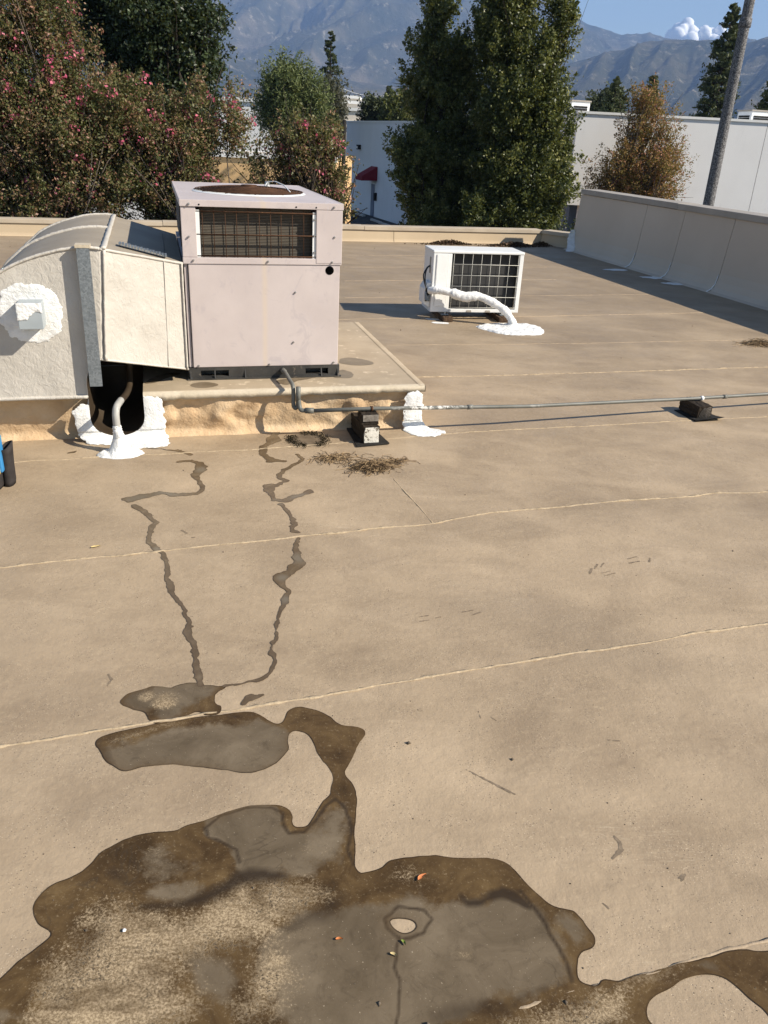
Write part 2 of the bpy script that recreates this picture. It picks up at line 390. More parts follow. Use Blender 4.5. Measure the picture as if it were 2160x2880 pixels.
m_roof = mat_roof(); m_pud = mat_puddle(); m_trick = mat_trickle(); m_mastic = mat_mastic(); m_foam = mat_foam(); m_duct = mat_duct(); m_ac = mat_ac()
m_seam = simple('seam_bead_coating', (.31, .235, .148), (.50, .39, .255), 45, .7, .3, bump=.5, bscale=70, bdist=.006)
m_parap = mat_wall('tan_parapet_stucco', (.43, .335, .225), (.53, .42, .285))
m_tall = mat_wall('taupe_parapet_coating', (.50, .415, .325), (.58, .49, .39))
m_cap = simple('coping_coating', (.40, .33, .245), (.50, .42, .32), 3, .6, .3, bump=.2)
m_capgrey = simple('grey_coping_metal', (.30, .265, .225), (.37, .33, .28), 3, .55, .35, bump=.1)
m_top = simple('platform_top_coating', (.33, .26, .175), (.43, .345, .24), 5, .6, .35, c3=(.54, .44, .31), s3=14, lo3=.6, bump=.3, bscale=50)
m_lip = simple('platform_lip_coating', (.46, .39, .285), (.56, .48, .365), 9, .6, .3, bump=.5, bscale=50, bdist=.006)
m_black = simple('black_rail_plastic', (.022, .021, .02), (.06, .056, .05), 9, .5, .4, c3=(.12, .10, .08), s3=40, lo3=.62, bump=.2)
m_pit = simple('unlit_hole', (.002, .002, .002), (.003, .003, .003), 5, 1, 0)
m_dark = simple('dark_cavity', (.012, .011, .01), (.02, .018, .016), 5, .8, .2)
m_cavity = simple('shade_brown_cavity', (.030, .020, .012), (.055, .038, .022), 6, .6, .3, bump=.2)  # brown-black colour holds the shade of the recess and the duct's underside
m_rust = simple('rusted_steel', (.036, .017, .010), (.088, .043, .022), 30, .85, .2, c3=(.24, .12, .055), s3=60, lo3=.64, bump=.5, bscale=120)
m_coil = None
def mat_coil(c1, c2):
    t = NT('finned_coil')
    w = t.n.new('ShaderNodeTexWave'); w.bands_direction = 'Z'; w.inputs['Scale'].default_value = 42; w.inputs['Distortion'].default_value = .15; t.L(t.tc, w.inputs[0])
    c = t.ramp(w.outputs['Fac'], [(.2, c1), (.75, c2)])
    c = t.mix(t.ramp(t.noise(9, 5, .7), [(.55, 0.), (.75, .6)]), c, c1)
    return t.out(c, .6, .4, 0, t.bump(w.outputs['Fac'], .5, .003))
m_coil = mat_coil((.018, .014, .01), (.115, .095, .068))
m_coil2 = mat_coil((.012, .012, .012), (.032, .031, .03))
m_screw = simple('dull_screw_steel', (.32, .31, .30), (.5, .49, .47), 40, .4, .5, .8)
m_galv = mat_galv(); m_pvc = mat_pvc(); m_pole = mat_pole()
m_boxgrey = simple('grey_box_paint', (.31, .345, .36), (.36, .395, .41), 8, .5, .4)
m_white = simple('white_enamel', (.74, .74, .72), (.82, .82, .80), 5, .35, .45, c3=(.62, .60, .55), s3=12, lo3=.66)
m_wire = simple('cream_guard_wire', (.60, .58, .51), (.72, .70, .63), 20, .5, .4)
m_cable = simple('black_cable', (.012, .012, .012), (.02, .02, .02), 9, .45, .5)
m_wood = mat_wood('weathered_brown_timber', (.05, .030, .018), (.13, .085, .055))
m_tar = mat_wood('tarred_black_timber', (.012, .009, .007), (.055, .042, .03))
m_greywood = mat_wood('grey_split_timber', (.08, .065, .05), (.30, .27, .235))
m_flake = simple('flaking_white_paint', (.60, .57, .49), (.70, .67, .60), 20, .8, .2, c3=(.10, .075, .05), s3=45, lo3=.54, bump=.7, bscale=60, bdist=.006)
m_mat = simple('asphalt_pad', (.012, .011, .010), (.035, .032, .028), 20, .8, .2, bump=.6, bscale=150)
m_pebble = simple('dark_grit', (.05, .04, .03), (.2, .16, .12), 30, .9, .1)
m_straw = mat_leaf('dry_straw', [(0, (.06, .038, .02)), (.5, (.20, .13, .07)), (1, (.42, .30, .17))], .8, .1, .15)
m_moss = mat_leaf('dark_dry_moss', [(0, (.012, .010, .007)), (.7, (.045, .036, .022)), (1, (.16, .13, .09))], .9, .05, .1)
m_litter = mat_leaf('dry_leaf_litter', [(0, (.03, .018, .012)), (.6, (.10, .06, .04)), (1, (.26, .17, .12))], .85, .1, .1)
m_bag = simple('dark_brown_canvas', (.028, .024, .023), (.045, .039, .037), 30, .9, .15, bump=.4, bscale=300)
m_blue = simple('blue_plastic', (.03, .19, .42), (.045, .23, .48), 8, .4, .4)
m_yellow = simple('yellow_foam', (.72, .52, .17), (.78, .6, .25), 20, .7, .2)
m_wwall = mat_wall('white_wall_paint', (.76, .74, .72), (.82, .80, .78), .1)
m_gwall = mat_wall('pale_grey_wall_paint', (.70, .70, .71), (.76, .76, .77), .1)
m_peach = mat_wall('peach_stucco', (.62, .40, .19), (.68, .46, .24), .2)
m_cream = mat_wall('cream_stucco', (.66, .58, .48), (.74, .66, .56), .1)
m_trimw = simple('white_trim', (.74, .73, .70), (.80, .79, .76), 4, .6, .3)
m_glassd = simple('dark_window', (.02, .022, .025), (.03, .033, .036), 2, .1, .5)
m_awn = simple('maroon_canvas', (.17, .012, .022), (.22, .02, .03), 8, .8, .2)
m_blued = simple('blue_grey_door_paint', (.13, .16, .22), (.16, .19, .26), 5, .5, .3)
m_asph = simple('asphalt', (.035, .035, .037), (.06, .06, .06), .6, .9, .2, bump=.3, bscale=40)
m_paint = simple('road_marking_paint', (.62, .62, .6), (.7, .7, .68), 6, .7, .3)
m_conc = simple('pale_concrete', (.36, .34, .31), (.45, .43, .40), 3, .85, .2)
m_ground = simple('far_town_ground', (.07, .075, .055), (.16, .145, .12), .02, .95, .1)
m_bark = simple('grey_brown_bark', (.07, .055, .043), (.17, .14, .115), 14, .9, .1, bump=.6, bscale=20, bdist=.02, stretch=(1, 1, .25))
m_barkl = simple('pale_smooth_bark', (.17, .135, .11), (.34, .29, .25), 8, .85, .1, stretch=(1, 1, .3))
m_barkd = simple('dark_bark', (.025, .02, .016), (.06, .048, .038), 10, .9, .1)
m_myrt = mat_leaf('myrtle_leaf', [(0, (.055, .072, .026)), (.36, (.135, .138, .050)), (.62, (.215, .160, .075)), (.82, (.250, .115, .078)), (1, (.38, .21, .14))], .5, .3)
m_myrtR = mat_leaf('autumn_myrtle_leaf', [(0, (.10, .085, .03)), (.3, (.26, .19, .06)), (.6, (.36, .20, .075)), (.85, (.33, .12, .07)), (1, (.45, .20, .14))], .6, .35)
m_pink = mat_leaf('pink_blossom', [(0, (.45, .07, .13)), (.5, (.62, .13, .22)), (1, (.74, .33, .36))], .7, .3, .2)
m_dkgrn = mat_leaf('dark_evergreen_leaf', [(0, (.014, .024, .011)), (.6, (.032, .050, .020)), (1, (.075, .105, .04))], .45, .2, .4)
m_pear = mat_leaf('glossy_green_leaf', [(0, (.035, .050, .014)), (.5, (.090, .108, .030)), (.85, (.165, .175, .050)), (1, (.32, .30, .10))], .45, .3, .4)
m_pine = mat_leaf('pine_needle', [(0, (.022, .034, .014)), (.6, (.050, .068, .024)), (1, (.105, .115, .045))], .6, .15)
m_rpine = mat_leaf('bright_pine_needle', [(0, (.05, .072, .02)), (.6, (.12, .15, .045)), (1, (.22, .24, .09))], .6, .2)
m_greyl = mat_leaf('grey_green_leaf', [(0, (.045, .048, .03)), (1, (.13, .125, .085))], .7, .2)
m_far = mat_leaf('far_tree_leaf', [(0, (.02, .03, .013)), (1, (.07, .085, .035))], .7, .1)
m_mtn = mat_mountain()
m_cloud = simple('cloud_white', (.93, .93, .93), (.95, .95, .95), 1, 1, 0)

# ------------------------------------------------------------------ ground, mountains, haze, cloud
def sheet(name, x0, y0, x1, y1, z, mat, rz=0, kind='structure', loc=(0, 0, 0)):
    o = MB().add([(x0, y0, z), (x1, y0, z), (x1, y1, z), (x0, y1, z)], [(0, 1, 2, 3)]).build(name, mat)
    o.location = loc; o.rotation_euler = (0, 0, rz); o['kind'] = kind; return o
sheet('ground', -9000, -600, 9000, 9500, GROUND, m_ground)
sheet('parking_lot', -40, -40, 45, 95, GROUND + .004, m_asph)

def mountain(name, label, az, el, r_in, r_crest, r_out, seed, na, nr, spur):
    A = np.radians(np.linspace(50, 130, na)); E = np.interp(np.degrees(A), az, el)
    Rr = np.linspace(r_in, r_out, nr)
    AA, RR = np.meshgrid(A, Rr, indexing='ij'); crest = r_crest * np.tan(np.radians(E))[:, None]
    X = RR * np.cos(AA); Y = RR * np.sin(AA)
    t = (RR - r_in) / (r_crest - r_in)
    base = np.where(t < 1, np.clip(t, 0, 1) ** 1.15, np.clip(1 - (t - 1) * 1.6, 0, 1))
    S_ = AA * 5200 + 420 * (fbm(X / 1300, Y / 1300, seed + 50, 3) - .5) * 2 + (RR - r_in) * .25; rid = 0
    for f, g, amp in ((950., 5200., 1.), (380., 1700., .62), (165., 700., .36), (75., 260., .19), (38., 110., .09)):
        rid = rid + amp * (1 - np.abs(2 * vnoise(S_ / f, RR / g + S_ / (f * 3.1), seed + int(f)) - 1) ** .85 - .5)
    env = np.clip(t, 0, 1.3) ** .8 * (1 - .82 * np.exp(-((t - 1) / .10) ** 2))
    Z = GROUND - 3 + crest * base + spur * crest * rid * env
    edge = np.clip(t * 6, 0, 1); Z = GROUND - 3 + (Z - GROUND + 3) * edge
    V = np.stack([X, Y, Z], -1).reshape(-1, 3)
    i, j = np.meshgrid(np.arange(na - 1), np.arange(nr - 1), indexing='ij'); i = i.ravel(); j = j.ravel()
    Fc = np.stack([i * nr + j, (i + 1) * nr + j, (i + 1) * nr + j + 1, i * nr + j + 1], 1)[:, ::-1]
    o = link(name, quads_mesh(V, Fc, m_mtn, True), None); prop(o, label, None, None, 'structure'); return o
mountain('mountain_range', 'hazy blue mountain range rising behind the town',
         [40, 60, 69, 72, 74, 75.6, 77.2, 78, 79.3, 81.4, 84, 88, 93, 100, 107, 114, 140],
         [5, 5.0, 5.4, 5.6, 6.03, 6.4, 6.3, 6.5, 6.75, 7.65, 8.5, 8.9, 9.0, 8.9, 8.4, 7.2, 6], 3400, 6400, 8600, 3, 760, 190, .30)
mountain('foothill_ridge', 'nearer scrub covered foothill ridge below the peaks',
         [40, 60, 66, 69.2, 70.6, 72.2, 74, 75.5, 77, 79, 81, 84, 90, 96, 104, 115, 140],
         [6, 6.5, 6.5, 6.3, 5.95, 5.98, 6.0, 5.85, 5.4, 4.9, 4.3, 3.3, 2.9, 3.4, 4.6, 5.0, 4], 2300, 3900, 5000, 23, 700, 150, .30)

def cloud():
    b = bmesh.new(); c = AT(1497, 74, 9000); r = random.Random(3)
    ux = np.array([1, -.25, 0]); k = 9000 / 1740
    puffs = [(-36, 6, 15), (-22, -4, 19), (-12, -14, 15), (-4, -2, 17), (10, 2, 15), (22, 0, 14), (36, -2, 16), (48, -9, 13), (54, 3, 16), (66, 8, 12), (0, 12, 20), (30, 12, 18), (58, 14, 16), (-30, 14, 16)]
    for dx, dy, rr in puffs:
        for q in range(3):
            o = np.array([r.gauss(0, .3), r.gauss(0, .4), r.gauss(0, .22)]) * rr * k
            bmesh.ops.create_icosphere(b, subdivisions=3, radius=rr * k * r.uniform(.55, .8), matrix=Matrix.Translation(Vector(c + ux * dx * k - ez * dy * k + o)))
    me = bpy.data.meshes.new('m'); b.to_mesh(me); b.free()
    o = prop(link('cloud', me, m_cloud), 'small white cumulus cloud above the right hand ridge', None, None, 'structure')
    md = o.modifiers.new('r', 'REMESH'); md.mode = 'VOXEL'; md.voxel_size = 7; md.use_smooth_shade = True
    tx = bpy.data.textures.new('cloud_billow', 'CLOUDS'); tx.noise_scale = 90; tx.noise_depth = 5
    md = o.modifiers.new('d', 'DISPLACE'); md.texture = tx; md.strength = 26; md.texture_coords = 'LOCAL'
    md = o.modifiers.new('s', 'SMOOTH'); md.iterations = 8
cloud()
hz = MB().box((-8900, -500, GROUND - 4.2), (8900, 8800, 1120)).build('haze', None); hz['kind'] = 'stuff'
hm = bpy.data.materials.new('haze_air'); hm.use_nodes = True; hn = hm.node_tree.nodes; hn.remove(hn['Principled BSDF'])
pv = hn.new('ShaderNodeVolumePrincipled'); pv.inputs['Color'].default_value = (.36, .56, 1, 1); pv.inputs['Density'].default_value = 1.2e-4; pv.inputs['Anisotropy'].default_value = 0
hm.node_tree.links.new(pv.outputs[0], hn['Material Output'].inputs['Volume']); hz.data.materials.append(hm)

# ------------------------------------------------------------------ roof deck, seams, parapets
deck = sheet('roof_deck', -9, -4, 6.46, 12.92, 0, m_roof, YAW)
bodyw = MB().box((-9, -4, GROUND), (6.8, 13.1, -.05)).build('building_below', m_parap, rot=(0, 0, YAW))
prop(bodyw, 'tan building that carries the flat roof', 'building')
m_seam2 = simple('faint_seam_coating', (.33, .25, .165), (.42, .32, .215), 45, .7, .3, bump=.4, bscale=70, bdist=.005)
def seam(pts, w=.006, ext=True, h=.55, far=False):
    P = [G(*p) for p in pts]
    if ext:
        d = P[0] - P[1]; P.insert(0, P[0] + d / np.linalg.norm(d) * 2.2); d = P[-1] - P[-2]; P.append(P[-1] + d / np.linalg.norm(d) * 1.4)
    Q = []
    for a, b in zip(P[:-1], P[1:]):
        n = max(2, int(np.linalg.norm(b - a) / .018))
        Q += [a + (b - a) * i / n for i in range(n)]
    Q = np.array(Q + [P[-1]]); s = np.arange(len(Q)) * .018
    q = (Q @ ex, Q @ ey); keep = (q[0] < 6.4) & (q[0] > -8.8); Q = Q[keep]; s = s[keep]
    Q[:, 1] += (fbm(s * 6, s * 0 + pts[0][1], 3, 4) - .5) * .022
    r = w * (.25 + 1.15 * fbm(s * 26, s * 0 + 9 + pts[0][1], 8, 3))
    b = MB().tube(Q, r, 6, True, .9, h)
    return b.build('seam', m_seam2 if far else m_seam, deck_world, True)
deck_world = deck
deck.rotation_euler = (0, 0, 0)
deck.data.transform(Matrix.Rotation(YAW, 4, 'Z'))
seam([(0, 1613), (400, 1549), (830, 1479), (1040, 1443), (1250, 1410), (1659, 1345)], .0062)
seam([(0, 1225), (350, 1190), (640, 1160), (935, 1130), (1060, 1107), (1200, 1096), (1400, 1078), (1500, 1072), (1540, 1066), (1659, 1062)], .0072)
seam([(0, 1001), (200, 988), (550, 971), (760, 955), (975, 936), (1479, 909), (1659, 901)], .006)
seam([(915, 815), (1250, 806), (1659, 793)], .008)
seam([(832, 746), (1250, 742), (1659, 733)], .005, False, far=True)
seam([(742, 690), (1130, 684), (1420, 678), (1659, 672)], .006, far=True)
seam([(742, 643), (1150, 639), (1400, 636)], .005, False, far=True)
seam([(742, 607), (1200, 604)], .005, False, far=True); seam([(742, 577), (1180, 577)], .005, False, far=True); seam([(742, 551), (1130, 553)], .005, False, far=True)
seam([(850, 1035), (895, 1084), (935, 1130)], .004, False)
seam([(1659, 2033), (1422, 2092), (1216, 2154), (1018, 2212)], .005, True, .2, True)

def par(name, label, u0_, v0_, u1_, v1_, h, th, mat, capm, joints, capw=.03, caph=.05, batter=.03, rootz=0):
    """parapet from (u0,v0) to (u1,v1): its inner face on the left of that direction, panels between joints"""
    a = W(u0_, v0_); b = W(u1_, v1_); d = b - a; L = np.linalg.norm(d); rz = math.atan2(d[1], d[0])
    t = thing(name, label, 'parapet', (a[0], a[1], rootz), rz)
    js = [0] + joints + [L]
    for s0, s1 in zip(js[:-1], js[1:]):
        g0 = .004 if s0 > 0 else 0; g1 = .004 if s1 < L else 0
        mb = MB(); y_b, y_t = batter, 0.
        n = 1
        cv = min(1., h * 1.2); poly = [(-th, -.02), (y_b + .13 * cv, -.02), (y_b + .13 * cv, .001), (y_b + .075 * cv, .018 * cv), (y_b + .035 * cv, .06 * cv), (y_b + .008 * cv, .13 * cv), (y_b * .8, .22 * cv), (y_t, h), (-th, h)]
        vs = [(s0 + g0, y, z) for y, z in poly] + [(s1 - g1, y, z) for y, z in poly]; k = len(poly)
        mb.add(vs, [tuple(range(k)), tuple(range(2 * k - 1, k - 1, -1))] + [(i, (i + 1) % k, (i + 1) % k + k, i + k) for i in range(k)])
        mb.build('panel', mat, t)
        if s0 > 0 and h > .5 and s0 > 11: MB().tube([(s0, .002 + batter + .12, .006), (s0, .004 + batter + .06, .035), (s0, .004 + batter + .022, .09), (s0, batter + .002, .20)], [.016, .012, .009, .004], 6, True, .5, .5).build('joint_sealant', m_mastic, t, True)
        if s0 > 0: MB().box((s0 - .004, -th + .01, 0), (s0 + .004, -.012, h - .01)).build('joint', m_dark, t)
    nc = max(1, int(L / 2.6)); cw = L / nc
    for i in range(nc):
        dz = .004 * (i % 2)
        MB().box((i * cw + .002, -th - capw, h + .002 + dz), ((i + 1) * cw - .002, capw, h + caph + dz)).build('coping', capm, t, bevel=.006)
    return t
par('parapet_wall', 'low tan parapet along the far edge of the roof', 6.16, 12.88, -9, 12.70, .165, .2, m_parap, m_cap, [2.55, 5.0], .02, .06, .02)
par('parapet_wall', 'short low parapet angled between far edge and tall parapet', 6.52, 12.28, 6.16, 12.86, .165, .2, m_parap, m_cap, [], .02, .06, .02)
par('parapet_wall', 'tall taupe parapet along the right side of the roof', 6.50, -3.5, 6.46, 12.26, .825, .28, m_tall, m_capgrey, [3.5 + q for q in (1.2, 3.8, 6.2, 8.48, 9.47, 10.35)], .02, .075, .07)

# ------------------------------------------------------------------ equipment platform
HP = .245
plat = thing('equipment_platform', 'low tan foam sided platform under the large air conditioner', 'platform', W(0, 0), YAW)
def face_grid(u_a, u_b, vt, vb, zt, parent, name, mat, seed, amp=.012, nu=None):
    nu = nu or int((u_b - u_a) / .012) + 2; nz = 24
    V = []
    for i in range(nu):
        for j in range(nz):
            uu = u_a + (u_b - u_a) * i / (nu - 1); q = j / (nz - 1); z = zt * (1 - q) - .006 * q
            vv = vt + (vb - vt) * q - .05 * max(0, q - .8) ** 2 * 25 * .9
            lump = float(fbm(uu * 9, z * 11, seed, 2)) - .5; lump2 = max(0, float(vnoise(uu * 11, z * 9, seed + 9)) - .55)
            V.append((uu, vv - amp * (lump * 1.6 + lump2 * 3.4) * math.sin(math.pi * min(1, q * 1.05) * .9 + .15), z))
    Fc = [(i * nz + j, i * nz + j + 1, (i + 1) * nz + j + 1, (i + 1) * nz + j) for i in range(nu - 1) for j in range(nz - 1)]
    return link(name, quads_mesh(V, np.array(Fc), mat, True), None, parent)
NL, NR = -.388, -.122
face_grid(NR, 1.372, 4.195, 4.222, HP - .028, plat, 'front_face', m_foam, 4, .024)
face_grid(-2.2, NL, 4.21, 4.262, HP - .004, plat, 'front_face', m_foam, 14, .004)
MB().box((1.34, 4.215, -.005), (1.372, 5.80, HP - .028)).build('side_face', m_foam, plat)
# top sheet with a notch under the duct
MB().add([(NR, 4.17, HP), (1.40, 4.17, HP), (1.40, 5.84, HP), (NR, 5.84, HP), (NL, 5.84, HP), (NL, 4.75, HP), (NR, 4.75, HP), (-2.2, 5.84, HP), (-2.2, 4.21, HP), (NL, 4.21, HP)],
         [(0, 1, 2, 3, 6), (6, 3, 4, 5), (5, 4, 7, 8, 9)]).build('top_sheet', m_top, plat)
def wavy_strip(name, p0, p1, hgt, depth, mat, parent, seed):
    p0 = np.array(p0); p1 = np.array(p1); L = np.linalg.norm(p1 - p0); n = int(L / .012) + 2; d = (p1 - p0) / L; nrm = np.array([d[1], -d[0], 0]); V = []
    for i in range(n):
        p = p0 + (p1 - p0) * i / (n - 1); w = (float(fbm(i * .33, seed, 3, 3)) - .5)
        V += [p + ez * .002 + nrm * -.03, p + nrm * (depth + w * .003) + ez * .001, p + nrm * (depth + w * .006) - ez * (hgt + w * .012), p - ez * (hgt + w * .004) - nrm * .03]
    Fc = [(i * 4 + k, i * 4 + k + 1, i * 4 + 5 + k, i * 4 + 4 + k) for i in range(n - 1) for k in range(3)]
    return link(name, quads_mesh(np.array(V), np.array(Fc), mat, False), None, parent)
wavy_strip('edge_strip', (NR, 4.176, HP), (1.396, 4.176, HP), .032, .012, m_lip, plat, 5)
wavy_strip('edge_strip', (1.396, 4.176, HP), (1.396, 5.84, HP), .032, .006, m_top, plat, 6)
# U shaped dark recess cut into the platform
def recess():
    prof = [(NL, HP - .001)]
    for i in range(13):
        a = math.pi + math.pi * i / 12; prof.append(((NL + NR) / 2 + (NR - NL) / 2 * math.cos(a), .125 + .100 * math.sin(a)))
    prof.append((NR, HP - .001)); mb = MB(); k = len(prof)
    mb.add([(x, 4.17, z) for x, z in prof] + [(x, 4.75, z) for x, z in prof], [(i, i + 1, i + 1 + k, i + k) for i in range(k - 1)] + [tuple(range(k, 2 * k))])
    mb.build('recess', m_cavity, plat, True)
    mb = MB(); vs = []; fs = []                              # wall under and beside the U
    for i in range(k): vs += [(prof[i][0], 4.172, prof[i][1]), (NL - .04 + (NR - NL + .08) * i / (k - 1), 4.20, -.004)]
    mb.add(vs, [(2 * i, 2 * i + 1, 2 * i + 3, 2 * i + 2) for i in range(k - 1)]).build('recess_surround', m_mastic, plat)
recess()
# white mastic patches that run down the face and out on the roof
def face_patch(poly, seed, vt=4.185, vb=4.205, name='mastic_patch', parent=None, hole=None, amp=.006):
    P = smooth_poly(poly, 1); f0 = poly_sdf(P); h0 = poly_sdf(hole) if hole is not None else None
    def F(X, Y):
        f = f0(X, Y) + (fbm(X * 38, Y * 38, seed, 5, .65) - .5) * .040
        return np.minimum(f, -h0(X, Y)) if h0 else f
    def mp(x, s, f):                                          # s>0 up the wall, s<0 out on the roof
        th = .002 + amp * np.clip(f / .012, 0, 1) * (.4 + 1.1 * fbm(x * 35, s * 35, seed + 3, 3))
        r = .05; wall = s > r; flo = s < -r
        q = np.clip((r - s) / (2 * r), 0, 1); zz = np.where(wall, s, np.where(flo, 0, r * (1 - q) ** 2)); vv = np.where(wall, vb - .004, np.where(flo, vb + s, vb - r * q ** 2))
        vv = vv + (vt - vb) * np.clip(zz / .24, 0, 1)
        return x, vv - th * np.where(flo, 0, 1), zz + th * np.where(wall, 0, 1)
    xs = P[:, 0]; ys = P[:, 1]
    return link(name, field_sheet(xs.min() - .03, xs.max() + .03, ys.min() - .03, ys.max() + .03, .007, F, mp, m_mastic), None, parent or plat)
ucut = [(NL + .0, .40)] + [((NL + NR) / 2 + (NR - NL) / 2 * math.cos(math.pi + math.pi * i / 10), .125 + .102 * math.sin(math.pi + math.pi * i / 10)) for i in range(11)] + [(NR, .40)]
face_patch([(-.47, .20), (-.30, .22), (-.10, .235), (-.03, .235), (-.02, .12), (-.015, .0), (-.005, -.10), (-.08, -.14), (-.2, -.13), (-.25, -.07), (-.34, -.06), (-.42, -.03), (-.46, .06)], 3, 4.166, 4.166, hole=ucut, amp=.004)
face_patch([(1.285, .215), (1.375, .225), (1.385, .1), (1.40, 0), (1.46, -.03), (1.52, -.08), (1.44, -.15), (1.33, -.15), (1.28, -.06), (1.275, .08)], 8, 4.160, 4.160, amp=.004)

# damp patches lying on the platform top
def level_sheet(name, F, bounds, z, mat, parent=None, cell=.01, attrs=None, thick=None):
    x0, x1, y0, y1 = bounds
    def mp(x, y, f): return x, y, z + (0 * x if thick is None else thick(x, y, f))
    return link(name, field_sheet(x0, x1, y0, y1, cell, F, mp, mat, attrs), None, parent)
def bounds_of(P, pad=.03): return P[:, 0].min() - pad, P[:, 0].max() + pad, P[:, 1].min() - pad, P[:, 1].max() + pad
damp = simple('damp_film', (.15, .113, .073), (.24, .185, .122), 12, .2, .3)
dampg = simple('wet_grey_film', (.17, .135, .092), (.235, .19, .132), 12, .5, .2)
def px_patch(name, pts, z, mat, lab=None, cat=None, seed=1, cell=.01, wob=.012, parent=None, kind='structure', group=None, it=2):
    P = smooth_poly([G(*p, z)[:2] for p in pts], it); f0 = poly_sdf(P)
    o = level_sheet(name, lambda X, Y: f0(X, Y) + (fbm(X * 25, Y * 25, seed, 3) - .5) * wob, bounds_of(P), z, mat, None, cell)
    return prop(o, lab, cat, group, kind)
ZP = HP + .0012
px_patch('puddle', [(409, 831), (425, 826), (445, 825), (472, 828), (470, 834), (440, 838), (415, 836)], ZP, damp, 'small brown damp patch on the platform before the black rail', seed=2)
px_patch('puddle', [(590, 822), (640, 815), (690, 812), (680, 817), (640, 822), (625, 832), (605, 830)], ZP, damp, 'damp trickle on the platform below the pipe elbow', seed=3)
px_patch('puddle', [(738, 773), (762, 772), (800, 779), (812, 786), (780, 790), (745, 787), (730, 783)], ZP, dampg, 'grey wet pool on the platform beside the cabinet corner', seed=4)
px_patch('puddle', [(733, 797), (750, 800), (765, 808), (762, 816), (740, 817), (715, 815)], ZP, dampg, 'grey wet pool at the front corner of the black rail', seed=5)
px_patch('puddle', [(375, 805), (350, 808), (318, 821), (308, 830), (340, 826), (365, 815), (395, 806)], ZP, damp, 'damp patch on the platform under the duct', seed=6)

# ------------------------------------------------------------------ packaged air conditioner
ac = thing('air_conditioner', 'large faded lilac grey packaged air conditioner on the platform', 'air conditioner', W(.5385, 5.13, HP), YAW)
X0, X1, Y0, Y1 = -.4135, .4135, -.722, .722
bz = .066
b = MB()                                                     # base rail with lift slots
for xa, xb in ((X0 - .004, X0 + .06), (X0 + .21, X1 - .19), (X1 - .06, X1 + .004)): b.box((xa, Y0 + .004, .001), (xb, Y0 + .03, bz))
for xa, xb in ((X0 + .06, X0 + .21), (X1 - .19, X1 - .06)):
    b.box((xa, Y0 + .004, .001), (xb, Y0 + .03, .016)); b.box((xa, Y0 + .004, .05), (xb, Y0 + .03, bz)); b.box((xa, Y0 + .06, .016), (xb, Y0 + .07, .05))
b.box((X0 - .004, Y0 + .03, .001), (X0 + .03, Y1, bz)); b.box((X1 - .03, Y0 + .03, .001), (X1 + .004, Y1, bz)); b.box((X0 + .03, Y1 - .03, .001), (X1 - .03, Y1, bz))
b.box((X0 - .012, Y0 - .012, .001), (X1 + .012, Y0 + .004, .008))
rail = b.build('base_rail', m_black, ac)
for x in (X0 + .135, X0 + .30, X1 - .10, X0 + .005, X1 - .004):
    MB().add([(x - .003, Y0 + .004, .008), (x + .003, Y0 + .004, .008), (x + .003, Y0 - .012, .008), (x - .003, Y0 - .012, .008), (x - .003, Y0 + .004, .05), (x + .003, Y0 + .004, .05)],
             [(0, 1, 5, 4), (0, 4, 3), (1, 2, 5), (3, 4, 5, 2), (0, 3, 2, 1)]).build('rib', m_black, rail)
ZS, ZC, ZT = .618, .893, .924                                # shoulder, cap bottom, cap top
MB().box((X0 + .022, Y0 + .002, bz + .002), (X1 - .006, Y0 + .03, ZS - .004)).build('lower_front_panel', m_ac, ac, bevel=.004)
MB().box((X0, Y0 + .012, bz + .002), (X0 + .019, Y0 + .04, ZS - .004)).build('corner_trim', m_ac, ac, bevel=.003)
MB().box((X0, Y0 + .04, bz + .002), (X0 + .02, Y1, ZS - .004)).build('left_panel', m_ac, ac)
MB().box((X1 - .024, Y0 + .032, bz + .002), (X1 - .003, Y1, ZS - .004)).build('right_panel', m_ac, ac)
MB().box((X0 + .02, Y1 - .02, bz + .002), (X1 - .024, Y1, ZC - .002)).build('rear_panel', m_ac, ac)
MB().box((X0 + .02, Y0 + .032, ZS - .03), (X1 - .024, Y1 - .02, ZS - .005)).build('inner_deck', m_dark, ac)
MB().box((X0 - .003, Y0 - .003, ZS - .004), (X1 + .002, Y0 + .028, ZS + .028)).build('coil_sill', m_ac, ac, bevel=.003)
MB().box((X0 - .002, Y0, ZS + .029), (X0 + .072, Y0 + .022, ZC - .001)).build('corner_post', m_ac, ac, bevel=.003)
MB().box((X1 - .138, Y0 - .005, ZS + .004), (X1 + .002, Y0 + .022, ZC - .001)).build('corner_post', m_ac, ac, bevel=.003)
MB().box((X1 - .02, Y0 + .022, ZS), (X1, Y1, ZC - .001)).build('upper_side_panel', m_ac, ac)
MB().box((X0 + .072, Y0 + .003, ZS + .029), (X0 + .09, Y0 + .02, ZC - .016)).build('guard_flange', m_white, ac)
MB().box((X1 - .156, Y0 + .003, ZS + .029), (X1 - .139, Y0 + .02, ZC - .016)).build('guard_flange', m_white, ac)
MB().box((X0 + .09, Y0 + .052, ZS + .012), (X1 - .156, Y0 + .09, ZC - .004)).build('coil', m_coil, ac)
MB().box((X0 + .012, Y0 + .03, ZS + .03), (X0 + .03, Y1 - .03, ZC - .004)).build('side_coil', m_coil2, ac)
MB().box((X0 + .004, Y0 + .40, ZS + .03), (X0 + .010, Y0 + .415, ZC - .004)).build('side_guard', m_rust, ac)
guard = thing('coil_guard', None, None); guard.parent = ac
wv = MB().tube([(0, 0, -.132), (0, 0, .132)], .0019, 6).mesh(True); whz = MB().tube([(-.310, 0, 0), (.310, 0, 0)], .0032, 6).mesh(True)
